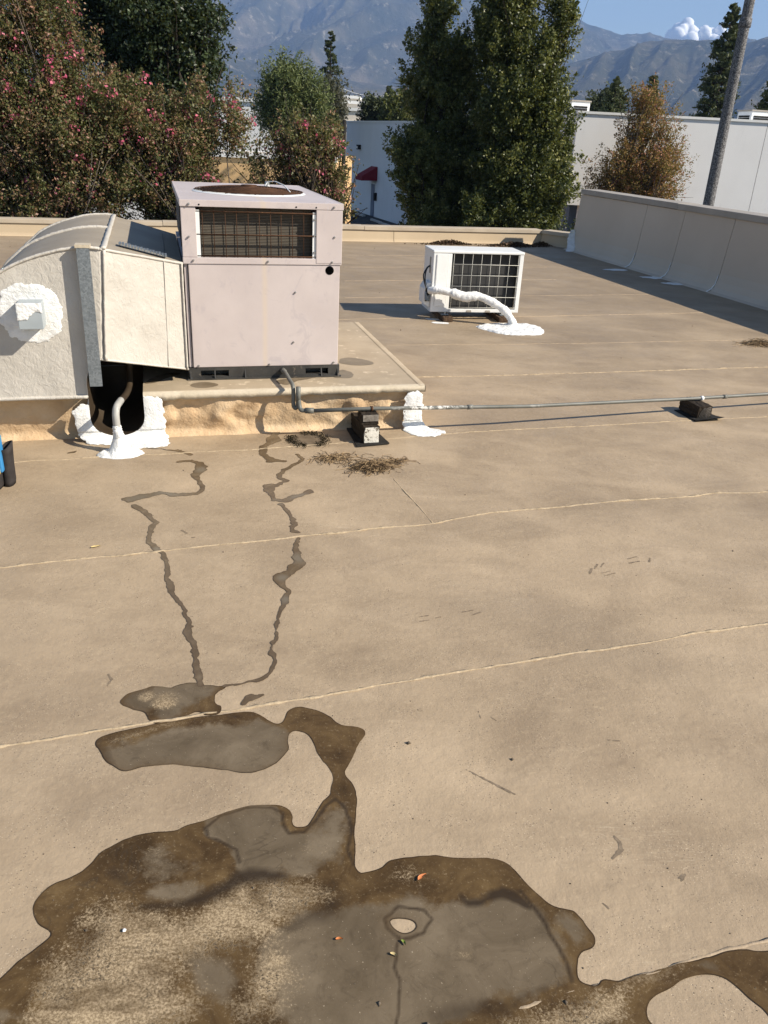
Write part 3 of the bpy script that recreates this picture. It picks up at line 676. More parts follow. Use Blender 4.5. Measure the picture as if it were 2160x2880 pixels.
for i in range(11):
    link('guard_wire', wv, m_rust, guard, (X0 + .104 + i * .0575 + random.uniform(-.002, .002), Y0 + .008, (ZS + ZC) / 2 + .006), (0, random.uniform(-.006, .006), 0))
for z in (ZC - .022, ZS + .142, ZS + .036): link('guard_wire', whz, m_rust, guard, (X0 + .382, Y0 + .0045, z))
# cap with round fan opening
def cap():
    cx, cy, R = 0, -.06, .305; vs = []; fs = []; hx, hy = X1 + .003, Y1 + .003
    ang = sorted([2 * math.pi * (i + .5) / 48 - math.pi for i in range(48)] + [math.atan2(sy * hy - cy, sx * hx) for sx in (-1, 1) for sy in (-1, 1)]); n = len(ang)
    for a in ang:
        c, s = math.cos(a), math.sin(a)
        k = min(hx / abs(c) if abs(c) > 1e-6 else 9, ((hy - cy) / s if s > 0 else (hy + cy) / -s) if abs(s) > 1e-6 else 9)
        vs += [(cx + R * c, cy + R * s, ZT), (k * c, cy + k * s, ZT)]
    for i in range(n): fs.append((2 * i, 2 * i + 1, (2 * i + 3) % (2 * n), (2 * i + 2) % (2 * n)))
    b = MB().add(vs, fs)
    b.build('top_plate', m_ac, ac)
    b = MB(); t = .012; xa, xb, ya, yb = X0 - .006, X1 + .006, Y0 - .007, Y1 + .006
    b.box((xa, ya, ZC), (xb, ya + t, ZT + .001)); b.box((xa, yb - t, ZC), (xb, yb, ZT + .001)); b.box((xa, ya + t, ZC), (xa + t, yb - t, ZT + .001)); b.box((xb - t, ya + t, ZC), (xb, yb - t, ZT + .001))
    b.build('cap_rim', m_ac, ac, bevel=.002)
    MB().lathe([(R + .022, ZT + .001), (R + .012, ZT + .007), (R - .004, ZT + .008), (R - .006, ZT - .05)], 64, (cx, cy, 0), False).build('fan_ring', m_white, ac, True)
    b = MB()
    for k in range(17):
        r = .04 + k * .0168; h = ZT + .012 + .020 * (1 - (r / R) ** 2)
        b.tube([(cx + r * math.cos(2 * math.pi * j / 40), cy + r * math.sin(2 * math.pi * j / 40), h) for j in range(41)], .0026, 5, False)
    for k in range(12):
        a = math.pi * 2 * k / 12; b.tube([(cx + r * math.cos(a), cy + r * math.sin(a), ZT + .009 + .020 * (1 - (r / R) ** 2)) for r in (.03, .1, .2, R + .012)], .0035, 5)
    g = b.build('fan_grille', m_rust, ac, True)
    MB().lathe([(.001, ZT + .042), (.045, ZT + .040), (.05, ZT + .026)], 20, (cx, cy, 0)).build('grille_hub', m_rust, g, True)
    MB().lathe([(R - .01, ZT - .07), (R - .02, ZT - .12), (.001, ZT - .12)], 32, (cx, cy, 0), False).build('fan_well', m_dark, ac, True)
    for k in range(4):
        a = math.pi / 2 * k + .3; b = MB(); ca, sa = math.cos(a), math.sin(a)
        P = [(.04, -.03, .0), (.26, -.09, -.015), (.26, .06, .025), (.04, .03, .012)]
        b.add([(cx + p[0] * ca - p[1] * sa, cy + p[0] * sa + p[1] * ca, ZT - .06 + p[2]) for p in P] + [(cx + p[0] * ca - p[1] * sa, cy + p[0] * sa + p[1] * ca, ZT - .064 + p[2]) for p in P],
              [(0, 1, 2, 3), (7, 6, 5, 4), (0, 4, 5, 1), (1, 5, 6, 2), (2, 6, 7, 3), (3, 7, 4, 0)]).build('fan_blade', m_rust, ac)
    # loose white wire on the grille
    P = [(.10, .02, ZT + .03), (.12, .03, ZT + .055), (.16, .0, ZT + .06), (.20, -.10, ZT + .045), (.215, -.22, ZT + .018)]
    Q = [tuple(np.interp(s, range(5), [p[i] for p in P]) for i in range(3)) for s in np.linspace(0, 4, 17)]
    MB().tube(Q, .0032, 6).build('loose_wire', m_white, ac, True)
    MB().lathe([(.001, .03), (.012, .03), (.014, .012), (.02, .0)], 10, (.12, .06, ZT + .026)).build('cap_bolt', m_screw, ac)
cap()
sm = MB().lathe([(.0055, 0), (.0055, .003), (.0045, .007), (.001, .0075)], 8).mesh()
for x, z in ((X0 + .04, ZC + .012), (X1 - .045, ZC + .014), (X0 + .033, ZS + .13), (X1 - .04, ZS + .14), (X0 + .05, ZS + .014), (.02, ZS + .012), (X1 - .05, ZS + .012), (.165, .47), (.155, .20), (.02, .078), (X0 + .05, .078), (X1 - .03, .082)):
    link('screw', sm, m_screw, ac, (x, Y0 - (.008 if z > ZC else .004 if z > ZS else -.001), z), (math.pi / 2, 0, 0))
for x, z in ((X1 - .147, ZC - .05), (X1 - .147, ZC - .13), (X1 - .147, ZS + .06)):
    link('screw', sm, m_screw, ac, (x, Y0 + .002, z), (math.pi / 2, 0, 0))
hole = MB().lathe([(.023, 0), (.023, .0012)], 28).mesh()
link('knockout_hole', hole, m_pit, ac, (X1 - .062, Y0 + .0018, ZS - .032), (math.pi / 2, 0, 0))
hs = MB().lathe([(.0042, 0), (.0042, .001)], 12).mesh()
for x in (X0 + .09, X1 - .245, X1 - .14): link('empty_screw_hole', hs, m_pit, ac, (x, Y0 - .0075, ZC + .010), (math.pi / 2, 0, 0))

# ------------------------------------------------------------------ sheet metal duct
duct = thing('air_duct', 'cream coated sheet metal elbow duct left of the air conditioner', 'duct', W(-.35, 4.9, HP), YAW)
DU, DV, DZ = .35, -4.9, -HP
VF, VB = 4.128, 5.72
outer = [(-.262, .962), (-.30, .966), (-.37, .964), (-.435, .955), (-.50, .938), (-.555, .922), (-.605, .903), (-.66, .879), (-.71, .850), (-.80, .775), (-.88, .675), (-.94, .55), (-.97, .40), (-.98, HP + .004)]
inner = [(-.305, .440), (-.318, .437), (-.332, .43), (-.345, .42), (-.356, .408), (-.366, .395), (-.374, .38), (-.38, .362), (-.384, .345), (-.386, .33), (-.387, .31), (-.387, .29), (-.387, .27), (-.387, HP + .004)]
def D(u, v, z): return (u + DU, v + DV, z + DZ)
k = len(outer)
b = MB().add([D(u, VF, z) for u, z in outer] + [D(u, VF, z) for u, z in inner], [(i, i + 1, i + 1 + k, i + k) for i in range(k - 1)]); b.build('elbow_side', m_duct, duct)
b = MB().add([D(u, VB, z) for u, z in outer] + [D(u, VB, z) for u, z in inner], [(i, i + 1, i + 1 + k, i + k) for i in range(k - 1)]); b.build('elbow_rear_side', m_duct, duct)
m_ducttop = simple('taupe_duct_top_coating', (.27, .225, .17), (.34, .29, .22), 4, .6, .3, bump=.25, bscale=40)
b = MB().add([D(u, VF, z) for u, z in outer] + [D(u, VB, z) for u, z in outer], [(i, i + 1, i + 1 + k, i + k) for i in range(k - 1)]); b.build('elbow_back', m_ducttop, duct, True)
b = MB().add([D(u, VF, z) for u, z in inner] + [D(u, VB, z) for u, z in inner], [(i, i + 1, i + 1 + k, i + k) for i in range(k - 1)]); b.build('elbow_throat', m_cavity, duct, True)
def along(pts, r, name, mat=m_duct, flat=1., jit=.25): return MB().tube([D(*p) for p in pts], r, 6, True, jit, flat).build(name, mat, duct, True)
def dense(pts, n=8):
    P = np.array(pts, float); s = np.linspace(0, len(P) - 1, (len(P) - 1) * n + 1); return [tuple(np.interp(s, range(len(P)), P[:, i])[q] for i in range(3)) for q in range(len(s))]
along(dense([(u, VF - .002, z + .002) for u, z in outer]), .0075, 'seam_bead')
along(dense([(u, VF - .002, z) for u, z in inner]), .004, 'seam_bead')
along(dense([(u, 4.98, z + .003) for u, z in outer]), .010, 'standing_seam')
along(dense([(u, VB, z + .002) for u, z in outer]), .008, 'seam_bead')
along(dense([(-.387, VF - .003, HP + .008), (-.98, VF - .003, HP + .008)], 30), .010, 'bottom_flange')
# transition to the cabinet
T0 = [(-.262, VF, .962), (-.262, VB, .962), (-.305, VB, .440), (-.305, VF, .440)]
T1 = [(.118, 4.365, .866), (.118, 5.62, .866), (.118, 5.62, .318), (.118, 4.365, .318)]
MB().add([D(*p) for p in (T0[0], T1[0], T1[3], T0[3])], [(0, 2, 1), (0, 3, 2)]).build('transition_side', m_duct, duct)
MB().add([D(*p) for p in (T0[0], T0[1], T1[1], T1[0])], [(0, 1, 2, 3)]).build('transition_top', m_ducttop, duct)
MB().add([D(*p) for p in (T0[1], T1[1], T1[2], T0[2])], [(0, 1, 2, 3)]).build('transition_rear', m_duct, duct)
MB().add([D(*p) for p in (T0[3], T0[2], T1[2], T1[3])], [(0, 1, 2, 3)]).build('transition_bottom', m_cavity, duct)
def lerp(a, b, t): return tuple(a[i] + (b[i] - a[i]) * t for i in range(3))
along(dense([T0[0], T1[0]], 20), .007, 'seam_bead'); along(dense([T0[3], T1[3]], 20), .006, 'seam_bead')
for t, r in ((.05, .016), (.76, .004), (.985, .012)):
    a = lerp(T0[0], T1[0], t); c = lerp(T0[3], T1[3], t); along(dense([(a[0], a[1] - .003, a[2]), (c[0], c[1] - .003, c[2])], 26), r, 'joint_band', m_duct, .5)
along(dense([(-.245, VF, .966), (-.255, VB, .966)], 30), .015, 'joint_band', m_duct, .4)
along(dense([(.035, 4.40, .890), (.035, 5.5, .89)], 10), .002, 'thin_cable', m_cable)
# corrugated strip lying on the duct in the cabinet's shade
b = MB()
for i in range(16):
    x = -.185 + i * .0145; z = .962 - (x + .262) * .2526 + .010; b.box(D(x, 4.36 + .0 * i, z), D(x + .011, 4.43, z + .008 + .002 * (i % 2)))
b.build('ribbed_strip', m_galv, duct)
# galvanized angle brace
zt_, zb_ = .985, .318
b = MB().prism([(D(-.361, 0, zt_)[0], zt_ + DZ), (D(-.303, 0, zt_)[0], zt_ + DZ), (D(-.307, 0, 0)[0], zb_ + DZ), (D(-.366, 0, 0)[0], zb_ + DZ)], VF - .048 + DV, VF - .040 + DV)
brace = b.build('brace_strip', m_galv, duct)
MB().box(D(-.366, VF - .05, .972), D(-.300, VF + .02, .986)).build('brace_lug', m_lip, brace)
# small box in a ring of white mastic
bx = MB().box(D(-.640, VF - .112, .615), D(-.534, VF - .001, .733)).build('junction_box', m_boxgrey, duct, bevel=.003)
P = smooth_poly([(-.66, .80), (-.56, .815), (-.475, .76), (-.455, .66), (-.475, .57), (-.55, .525), (-.65, .53), (-.72, .58), (-.745, .67), (-.73, .75)], 2); f0 = poly_sdf(P)
def mp(x, z, f): return x + DU, VF + DV - .002 - .003 * np.clip(f / .01, 0, 1) * (.4 + fbm(x * 40, z * 40, 4, 3)), z + DZ
link('mastic_patch', field_sheet(-.80, -.40, .47, .86, .006, lambda X, Z: f0(X, Z) + (fbm(X * 40, Z * 40, 6, 5, .65) - .5) * .045, mp, m_mastic), None, bx).location = (0, 0, 0)
Pb = poly_sdf([(-.645, .74), (-.53, .74), (-.53, .69), (-.56, .695), (-.585, .68), (-.60, .66), (-.645, .655)])
def mp2(x, z, f): return x + DU, VF + DV - .114 - .003 * np.clip(f / .006, 0, 1), z + DZ
link('mastic_smear', field_sheet(-.642, -.532, .64, .735, .004, lambda X, Z: Pb(X, Z) + (fbm(X * 60, Z * 60, 2, 3) - .5) * .012, mp2, m_mastic), None, bx)

# ------------------------------------------------------------------ conduit, drain pipe and their supports
def bez(pts, n=10):
    P = [np.array(p, float) for p in pts]; out = []
    for i in range(len(P) - 1):
        p0 = P[max(i - 1, 0)]; p1 = P[i]; p2 = P[i + 1]; p3 = P[min(i + 2, len(P) - 1)]
        for t in np.linspace(0, 1, n, endpoint=False):
            out.append(.5 * (2 * p1 + (p2 - p0) * t + (2 * p0 - 5 * p1 + 4 * p2 - p3) * t * t + (3 * p1 - p0 - 3 * p2 + p3) * t ** 3))
    return out + [P[-1]]
cx_, cv_ = -.249, 3.985
con = thing('conduit_pipe', 'bent grey conduit rising from white mastic cone into the duct', 'pipe', W(cx_, cv_), YAW)
m_con = simple('grey_conduit', (.30, .29, .27), (.40, .39, .36), 12, .45, .4, c3=(.7, .69, .66), s3=40, lo3=.66)
MB().tube(bez([(0, 0, .03), (-.004, .0, .16), (-.003, .012, .208), (.004, .04, .232), (.02, .12, .236)]), .0175, 12).build('pipe', m_con, con, True)
MB().tube(bez([(.02, .118, .236), (.045, .24, .236), (.058, .36, .25), (.06, .44, .31), (.06, .445, .42)]), .0165, 12).build('wrapped_or_shade_dark_pipe', m_cavity, con, True)  # same conduit, unwrapped; the shade below the duct is put into its dark colour
MB().lathe([(.03, 0), (.03, .006)], 6, (.06, .445, .40)).build('pipe_flange', m_con, con)
def cone(x, y, f):
    r = np.hypot(x, y * 1.15) + .0001; return .012 * np.clip(f / .02, 0, 1) * (.6 + fbm(x * 40, y * 40, 8, 3)) + .115 * np.clip(1 - (r - .018) / .05, 0, 1) ** 2 * (.85 + .3 * fbm(x * 60, y * 60, 3, 2))
P = smooth_poly([(-.12, -.01), (-.10, -.055), (-.04, -.085), (.03, -.09), (.10, -.06), (.125, -.01), (.09, .04), (.02, .07), (-.06, .06)], 2); f0 = poly_sdf(P)
o = level_sheet('mastic_cone', lambda X, Y: f0(X, Y) + (fbm(X * 40, Y * 40, 3, 3) - .5) * .016, (-.16, .16, -.13, .12), .001, m_mastic, con, .004, None, cone)
MB().tube(bez([(0, 0, .09), (-.002, -.001, .12), (-.004, 0, .145)], 6), [.027, .026, .0255, .025, .024, .0235, .0225, .022, .0215, .021, .0205, .020, .0185], 10, True, .35).build('mastic_collar', m_mastic, con, True)

drain = thing('condensate_pipe', 'long grey drain pipe with trap running right over wooden blocks', 'pipe', W(.64, 4.1), YAW)
def R_(u, v, z): return (u - .64, v - 4.1, z)
pr = .0108
MB().tube([R_(*p) for p in [(.633, 4.42, .287), (.634, 4.375, .290), (.635, 4.36, .292)]], pr + .004, 12).build('coupling', m_pvc, drain, True)
MB().tube([R_(*p) for p in bez([(.634, 4.38, .291), (.634, 4.34, .296), (.636, 4.30, .296), (.640, 4.20, .290), (.643, 4.13, .287), (.644, 4.108, .272), (.644, 4.103, .245), (.643, 4.10, .20), (.645, 4.098, .176), (.654, 4.095, .166), (.664, 4.092, .176), (.667, 4.09, .205), (.668, 4.088, .235)])], pr, 12).build('trap', m_pvc, drain, True)
MB().tube([R_(*p) for p in [(.668, 4.087, .20), (.667, 4.083, .285)]], pr + .002, 12).build('vent_stub', m_pvc, drain, True)
MB().tube([R_(*p) for p in bez([(.668, 4.087, .225), (.672, 4.08, .19), (.676, 4.07, .170), (.685, 4.062, .163), (.72, 4.055, .163)])], pr + .001, 12).build('elbow', m_pvc, drain, True)
MB().tube([R_(*p) for p in [(.70, 4.057, .1635), (.745, 4.048, .1635)]], pr + .005, 12).build('coupling', m_pvc, drain, True)
run = [(.745, 4.048, .1635), (1.054, 4.03, .170), (2.0, 4.09, .130), (3.2, 4.215, .099), (4.2, 4.30, .092), (6.0, 4.45, .09)]
MB().tube([R_(*p) for p in run], pr, 12).build('straight_run', m_pvc, drain, True)
MB().tube([R_(1.05, 4.030, .170), R_(1.062, 4.031, .1695)], pr + .003, 12).build('rust_band', m_rust, drain, True)
MB().tube([R_(3.245, 4.218, .098), R_(3.263, 4.220, .098)], pr + .004, 10).build('clip', m_white, drain, True)
for u in (1.62, 3.42): 
    v = np.interp(u, [p[0] for p in run], [p[1] for p in run]); z = np.interp(u, [p[0] for p in run], [p[2] for p in run])
    MB().tube([R_(u, v, z), R_(u + .03, v + .002, z)], pr + .003, 12).build('coupling', m_pvc, drain, True)

def grained(name, x, y, z, mat, parent, loc, rz=0, n=7, end=None, seed=1):
    """sawn timber with ragged weathered edges, grain along y"""
    r = random.Random(seed); b = bmesh.new(); bmesh.ops.create_cube(b, size=1)
    bmesh.ops.scale(b, vec=(x, y, z), verts=b.verts); bmesh.ops.subdivide_edges(b, edges=b.edges[:], cuts=n, use_grid_fill=True)
    for v in b.verts:
        v.co += Vector((r.uniform(-1, 1), r.uniform(-1, 1) * .6, r.uniform(-1, 1))) * .0022
        v.co.z += z / 2
    me = bpy.data.meshes.new('m'); b.to_mesh(me); b.free()
    return link(name, me, mat, parent, loc, (0, 0, rz))
s1 = thing('pipe_support', 'two stacked timber blocks under the drain pipe near the platform', 'pipe support', W(1.035, 4.03), YAW + .03)
MB().add([(-.09, -.13, .002), (.095, -.115, .004), (.085, .02, .003), (.07, .21, .002), (-.07, .21, .002), (-.08, .0, .002)] + [(-.09, -.13, .008), (.095, -.115, .012), (.085, .02, .009), (.07, .21, .008), (-.07, .21, .009), (-.08, .0, .008)],
         [(5, 4, 3, 2, 1, 0), (6, 7, 8, 9, 10, 11)] + [(i, (i + 1) % 6, (i + 1) % 6 + 6, i + 6) for i in range(6)]).build('asphalt_pad', m_mat, s1)
grained('lower_block', .085, .26, .088, m_tar, s1, (0, .04, .009), .02, seed=2)
MB().prism([(-.040, .012), (.040, .012), (.038, .05), (.041, .09), (.02, .095), (-.035, .094), (-.042, .06)], -.099, -.091).build('painted_end', m_flake, s1)
grained('upper_block', .09, .11, .056, m_tar, s1, (.004, .0, .098), -.05, seed=5)
MB().prism([(-.040, .118), (.046, .118), (.046, .153), (-.040, .153)], -.060, -.0565).build('split_end_grain', m_greywood, s1)
s2 = thing('pipe_support', 'dark timber block on curled pad under the drain pipe at right', 'pipe support', W(3.21, 4.19), YAW)
pv_ = []
for i in range(7):
    for j in range(7):
        x = -.09 + .20 * i / 6; y = -.14 + .24 * j / 6; z = .005 + .022 * max(0, -y / .14) ** 2 * (.3 + .7 * i / 6) ; pv_.append((x, y, z))
link('asphalt_pad', quads_mesh(np.array(pv_ + [(p[0], p[1], p[2] - .004) for p in pv_]), np.array([(i * 7 + j, (i + 1) * 7 + j, (i + 1) * 7 + j + 1, i * 7 + j + 1) for i in range(6) for j in range(6)] + [(49 + i * 7 + j, 49 + i * 7 + j + 1, 49 + (i + 1) * 7 + j + 1, 49 + (i + 1) * 7 + j) for i in range(6) for j in range(6)]), m_mat), None, s2)
grained('timber_block', .095, .20, .076, m_tar, s2, (-.002, .01, .007), 0, seed=9)
def rings(parent):
    b = MB()
    for k in range(7):
        r = .016 + k * .0105; P = [(.040 - r * math.cos(a), -.0925, .008 + r * math.sin(a)) for a in np.linspace(.05, 1.5, 12)]
        P = [p for p in P if p[0] > -.044 and p[2] < .078]
        if len(P) > 2: b.tube(P, .0022, 5)
    b.build('end_grain', m_greywood, parent)
rings(s2)

# ------------------------------------------------------------------ mini split outdoor unit
SP = np.array([.325, 7.439]); SY = math.radians(11.8)
dx = np.array([math.cos(SY), math.sin(SY)]); dy = np.array([-dx[1], dx[0]])
def SW(x, y, z=0): p = SP + dx * x + dy * y; return (p[0], p[1], z)
split = thing('mini_split_unit', 'small white outdoor condenser unit standing on two timber blocks', 'air conditioner', SW(.42, .17), SY)
def S(x, y, z): return (x - .42, y - .17, z)
SZ0, SZ1, SD = .070, .604, .34
MB().box(S(-.004, -.004, SZ1 - .018), S(.846, SD + .004, SZ1 + .006)).build('lid', m_white, split, bevel=.008)
MB().box(S(.0, .0, SZ0), S(.172, .03, SZ1 - .018)).build('corner_panel', m_white, split, bevel=.006)
MB().box(S(.03, -.006, .124), S(.136, .0, .578)).build('embossed_panel', m_white, split, bevel=.006)
MB().box(S(.0, .03, SZ0), S(.012, SD, SZ1 - .018)).build('side_panel', m_white, split)
MB().box(S(.832, .035, SZ0), S(.842, SD, SZ1 - .018)).build('side_panel', m_white, split)
MB().box(S(.012, SD - .012, SZ0), S(.83, SD, SZ1 - .018)).build('fan_side_panel', m_white, split)
MB().box(S(.805, .0, SZ0), S(.842, .034, SZ1 - .018)).build('corner_post', m_white, split, bevel=.004)
MB().box(S(.172, -.004, SZ0), S(.805, .03, SZ0 + .028)).build('base_pan', m_white, split, bevel=.004)
MB().box(S(.172, .006, SZ1 - .024), S(.805, .03, SZ1 - .018)).build('top_rail', m_dark, split)
MB().box(S(.172, .06, SZ0 + .02), S(.806, .075, SZ1 - .02)).build('coil', m_coil2, split)
for x in (.34, .52): MB().prism([(S(x, 0, 0)[0], SZ0 + .004), (S(x + .05, 0, 0)[0], SZ0 + .004), (S(x + .045, 0, 0)[0], SZ0 + .02), (S(x + .005, 0, 0)[0], SZ0 + .02)], S(0, -.008, 0)[1], S(0, -.0045, 0)[1]).build('drain_tab', m_capgrey, split)
g2 = thing('coil_guard', None, None); g2.parent = split
wv = MB().tube([(0, 0, -.243), (0, 0, .243)], .0016, 6).mesh(True); whz = MB().tube([(-.311, 0, 0), (.311, 0, 0)], .0019, 6).mesh(True)
for i in range(8): link('guard_wire', wv, m_wire, g2, S(.190 + i * .0865, .004, .351))
for i in range(6): link('guard_wire', whz, m_wire, g2, S(.493, .0, .112 + i * .0955))
MB().box(S(-.0015, .08, .40), S(-.0005, .13, .54)).build('rating_plate', m_capgrey, split)
b = MB().prism([(S(-.062, 0, 0)[0], .14), (S(-.0, 0, 0)[0], .105), (S(-.0, 0, 0)[0], .325), (S(-.03, 0, 0)[0], .325), (S(-.062, 0, 0)[0], .27)], S(0, .03, 0)[1], S(0, .21, 0)[1]); vc = b.build('valve_cover', m_white, split, bevel=.004)
MB().box(S(-.048, .027, .16), S(-.006, .0295, .28)).build('valve_opening', m_dark, vc)
for y, o in ((.06, 0), (.075, .012)):
    MB().tube([S(*p) for p in bez([(-.001, y + .05, .46), (-.035, y + .02, .44), (-.055 - o, y - .01, .38), (-.05, y - .03, .30), (-.03, y - .05, .25)])], .006, 8).build('cable', m_cable, split, True)
for k in range(3):
    MB().tube([S(*p) for p in bez([(-.04, .02, .20 + k * .02), (-.05, -.0, .19 + k * .02), (-.035, -.01, .175 + k * .015), (-.015, .01, .18 + k * .02)])], .007, 8).build('valve_pipe', m_galv, split, True)
for x in (.10, .66):
    MB().box(S(x, -.035, SZ0 - .022), S(x + .07, .34, SZ0 - .012)).build('foot', m_galv, split, bevel=.002)
    MB().lathe([(.008, 0), (.008, .012), (.003, .014)], 6, S(x + .035, -.02, SZ0 - .012)).build('foot_bolt', m_screw, split)
for lab, x in (('brown timber block under the left foot of the small white unit', .146), ('brown timber block under the right foot of the small white unit', .675)):
    t = thing('timber_block', lab, 'timber block', SW(x, .13), SY); t['group'] = 'timber blocks under the small white unit'
    grained('beam', .092, .46, .046, m_wood, t, (0, 0, .001), 0, seed=int(x * 100))
    MB().box((-.040, -.2335, .008), (.040, -.2315, .042)).build('end_grain', m_wood, t)
# wrapped refrigerant line
ls = thing('refrigerant_line', 'thick white mastic wrapped pipe arching from the small unit to the roof', 'pipe', SW(.70, -.30), SY)
def LL(x, y, z): return (x - .70, y + .30, z)
path = bez([LL(*p) for p in [(-.02, .0, .262), (.02, -.045, .272), (.083, -.075, .272), (.177, -.10, .256), (.279, -.13, .232), (.39, -.155, .243), (.494, -.19, .21), (.591, -.23, .162), (.655, -.265, .105), (.690, -.295, .045), (.700, -.305, -.005)]], 9)
rad = [.030 + .009 * float(vnoise(i * .21, 0, 5)) + (.006 if 25 < i < 45 else 0) + .010 * max(0, (i - 78) / 12) for i in range(len(path))]
MB().tube(path, rad, 14, True, .16).build('wrapped_or_shade_dark_pipe', m_mastic, ls, True)
P = smooth_poly([(-.34, .03), (-.2, .11), (-.05, .15), (.15, .13), (.26, .06), (.24, -.20), (.13, -.32), (-.05, -.33), (-.22, -.28), (-.31, -.12)], 2); f0 = poly_sdf(P)
level_sheet('mastic_flashing', lambda X, Y: f0(X, Y) + (fbm(X * 14, Y * 14, 31, 5, .65) - .5) * .07, (-.42, .34, -.42, .24), .001, m_mastic, ls, .009, None,
            lambda x, y, f: .012 * np.clip(f / .02, 0, 1) * (.4 + 1.2 * fbm(x * 22, y * 22, 13, 3)) + .04 * np.clip(1 - np.hypot(x, y) / .09, 0, 1))

# ------------------------------------------------------------------ standing water on the roof
def c5(p): return GF(p[0] * .6631, 1900 + p[1] * .6631)[:2]
def c6(p): return GF(900 + p[0] * .7595, 1900 + p[1] * .7595)[:2]
def c7(p): return GF(p[0] * .651, 1180 + p[1] * .651)[:2]
outl = [c5(p) for p in [(395, 290), (430, 255), (520, 235), (650, 208), (800, 182), (900, 170), (1060, 152), (1110, 165), (1150, 200), (1200, 205), (1212, 155), (1255, 132), (1330, 140), (1400, 170), (1440, 212), (1530, 220), (1558, 245), (1515, 290), (1505, 330), (1478, 380), (1458, 415), (1500, 460), (1517, 530), (1508, 600), (1505, 680), (1510, 740), (1500, 800), (1520, 835)]]
outl += [c6(p) for p in [(160, 735), (235, 710), (255, 685), (300, 672), (400, 670), (440, 665), (520, 680), (640, 678), (690, 690), (730, 725), (770, 780), (860, 855), (930, 865), (965, 895), (990, 935), (1022, 970), (1018, 1010), (960, 1030), (948, 1080), (955, 1130), (985, 1145), (1030, 1152), (1045, 1125), (1080, 1130), (1120, 1130), (1180, 1110), (1270, 1080), (1400, 1055), (1480, 1030), (1550, 1012), (1659, 1020), (1850, 1000), (1900, 1500), (900, 1500), (0, 1500), (-900, 1500), (-1300, 1300)]]
outl += [c5(p) for p in [(-60, 1330), (0, 1285), (60, 1225), (140, 1165), (215, 1115), (222, 1090), (200, 1075), (160, 1055), (138, 1015), (140, 970), (190, 910), (230, 885), (320, 850), (380, 805), (420, 755), (480, 720), (560, 685), (640, 668), (740, 662), (790, 632), (900, 605), (980, 575), (1050, 555), (1150, 548), (1215, 555), (1245, 590), (1240, 630), (1260, 645), (1300, 640), (1330, 600), (1360, 540), (1400, 515), (1405, 480), (1418, 430), (1390, 380), (1340, 330), (1335, 290), (1310, 250), (1270, 233), (1230, 240), (1220, 275), (1226, 310), (1190, 365), (1140, 395), (1050, 418), (960, 405), (850, 388), (700, 375), (600, 390), (530, 410), (490, 390), (440, 360), (425, 320)]]
isl = [smooth_poly([c6(p) for p in [(255, 905), (300, 900), (345, 908), (360, 930), (340, 950), (305, 957), (270, 935)]], 2),
       smooth_poly([c6(p) for p in [(1205, 1240), (1230, 1190), (1300, 1160), (1340, 1125), (1420, 1105), (1490, 1115), (1540, 1150), (1590, 1200), (1659, 1250), (1700, 1340), (1600, 1420), (1400, 1380), (1225, 1300)]], 2)]
def blobs(lst, conv):
    B = []
    for x, y, r in lst:
        c = np.array(conv((x, y))); e = np.array(conv((x + r, y))); B.append((c[0], c[1], np.linalg.norm(e - c)))
    return B
def zone(B):
    def f(x, y):
        o = np.zeros_like(x)
        for a, b_, r in B: o = np.maximum(o, np.clip(1.35 - np.hypot(x - a, y - b_) / r * .85, 0, 1))
        return o
    return f
def pzone(items, warp=.03, seed=3):                          # traced areas with soft, warped borders
    L = [(poly_sdf(smooth_poly([cv_(p) for p in pts], 2)), soft, k) for cv_, pts, soft, k in items]
    def f(x, y):
        xw = x + (fbm(x * 11, y * 11, seed, 4) - .5) * warp * 2; yw = y + (fbm(x * 11, y * 11, seed + 7, 4) - .5) * warp * 2; o = np.zeros_like(x)
        for q, soft, k in L: o = np.maximum(o, k * np.clip(.5 + q(xw, yw) / (2 * soft), 0, 1))
        return o
    return f
def lzone(items):                                            # traced lines
    L = []
    for cv_, pts, w in items: L.append((chain_sdf([(*cv_(p), w) for p in pts]), w))
    def f(x, y):
        xw = x + (fbm(x * 25, y * 25, 5, 3) - .5) * .012; yw = y + (fbm(x * 25, y * 25, 15, 3) - .5) * .012; o = np.zeros_like(x)
        for q, w in L: o = np.maximum(o, np.clip(.5 + q(xw, yw) / (w + .003) * .5, 0, 1))
        return o
    return f
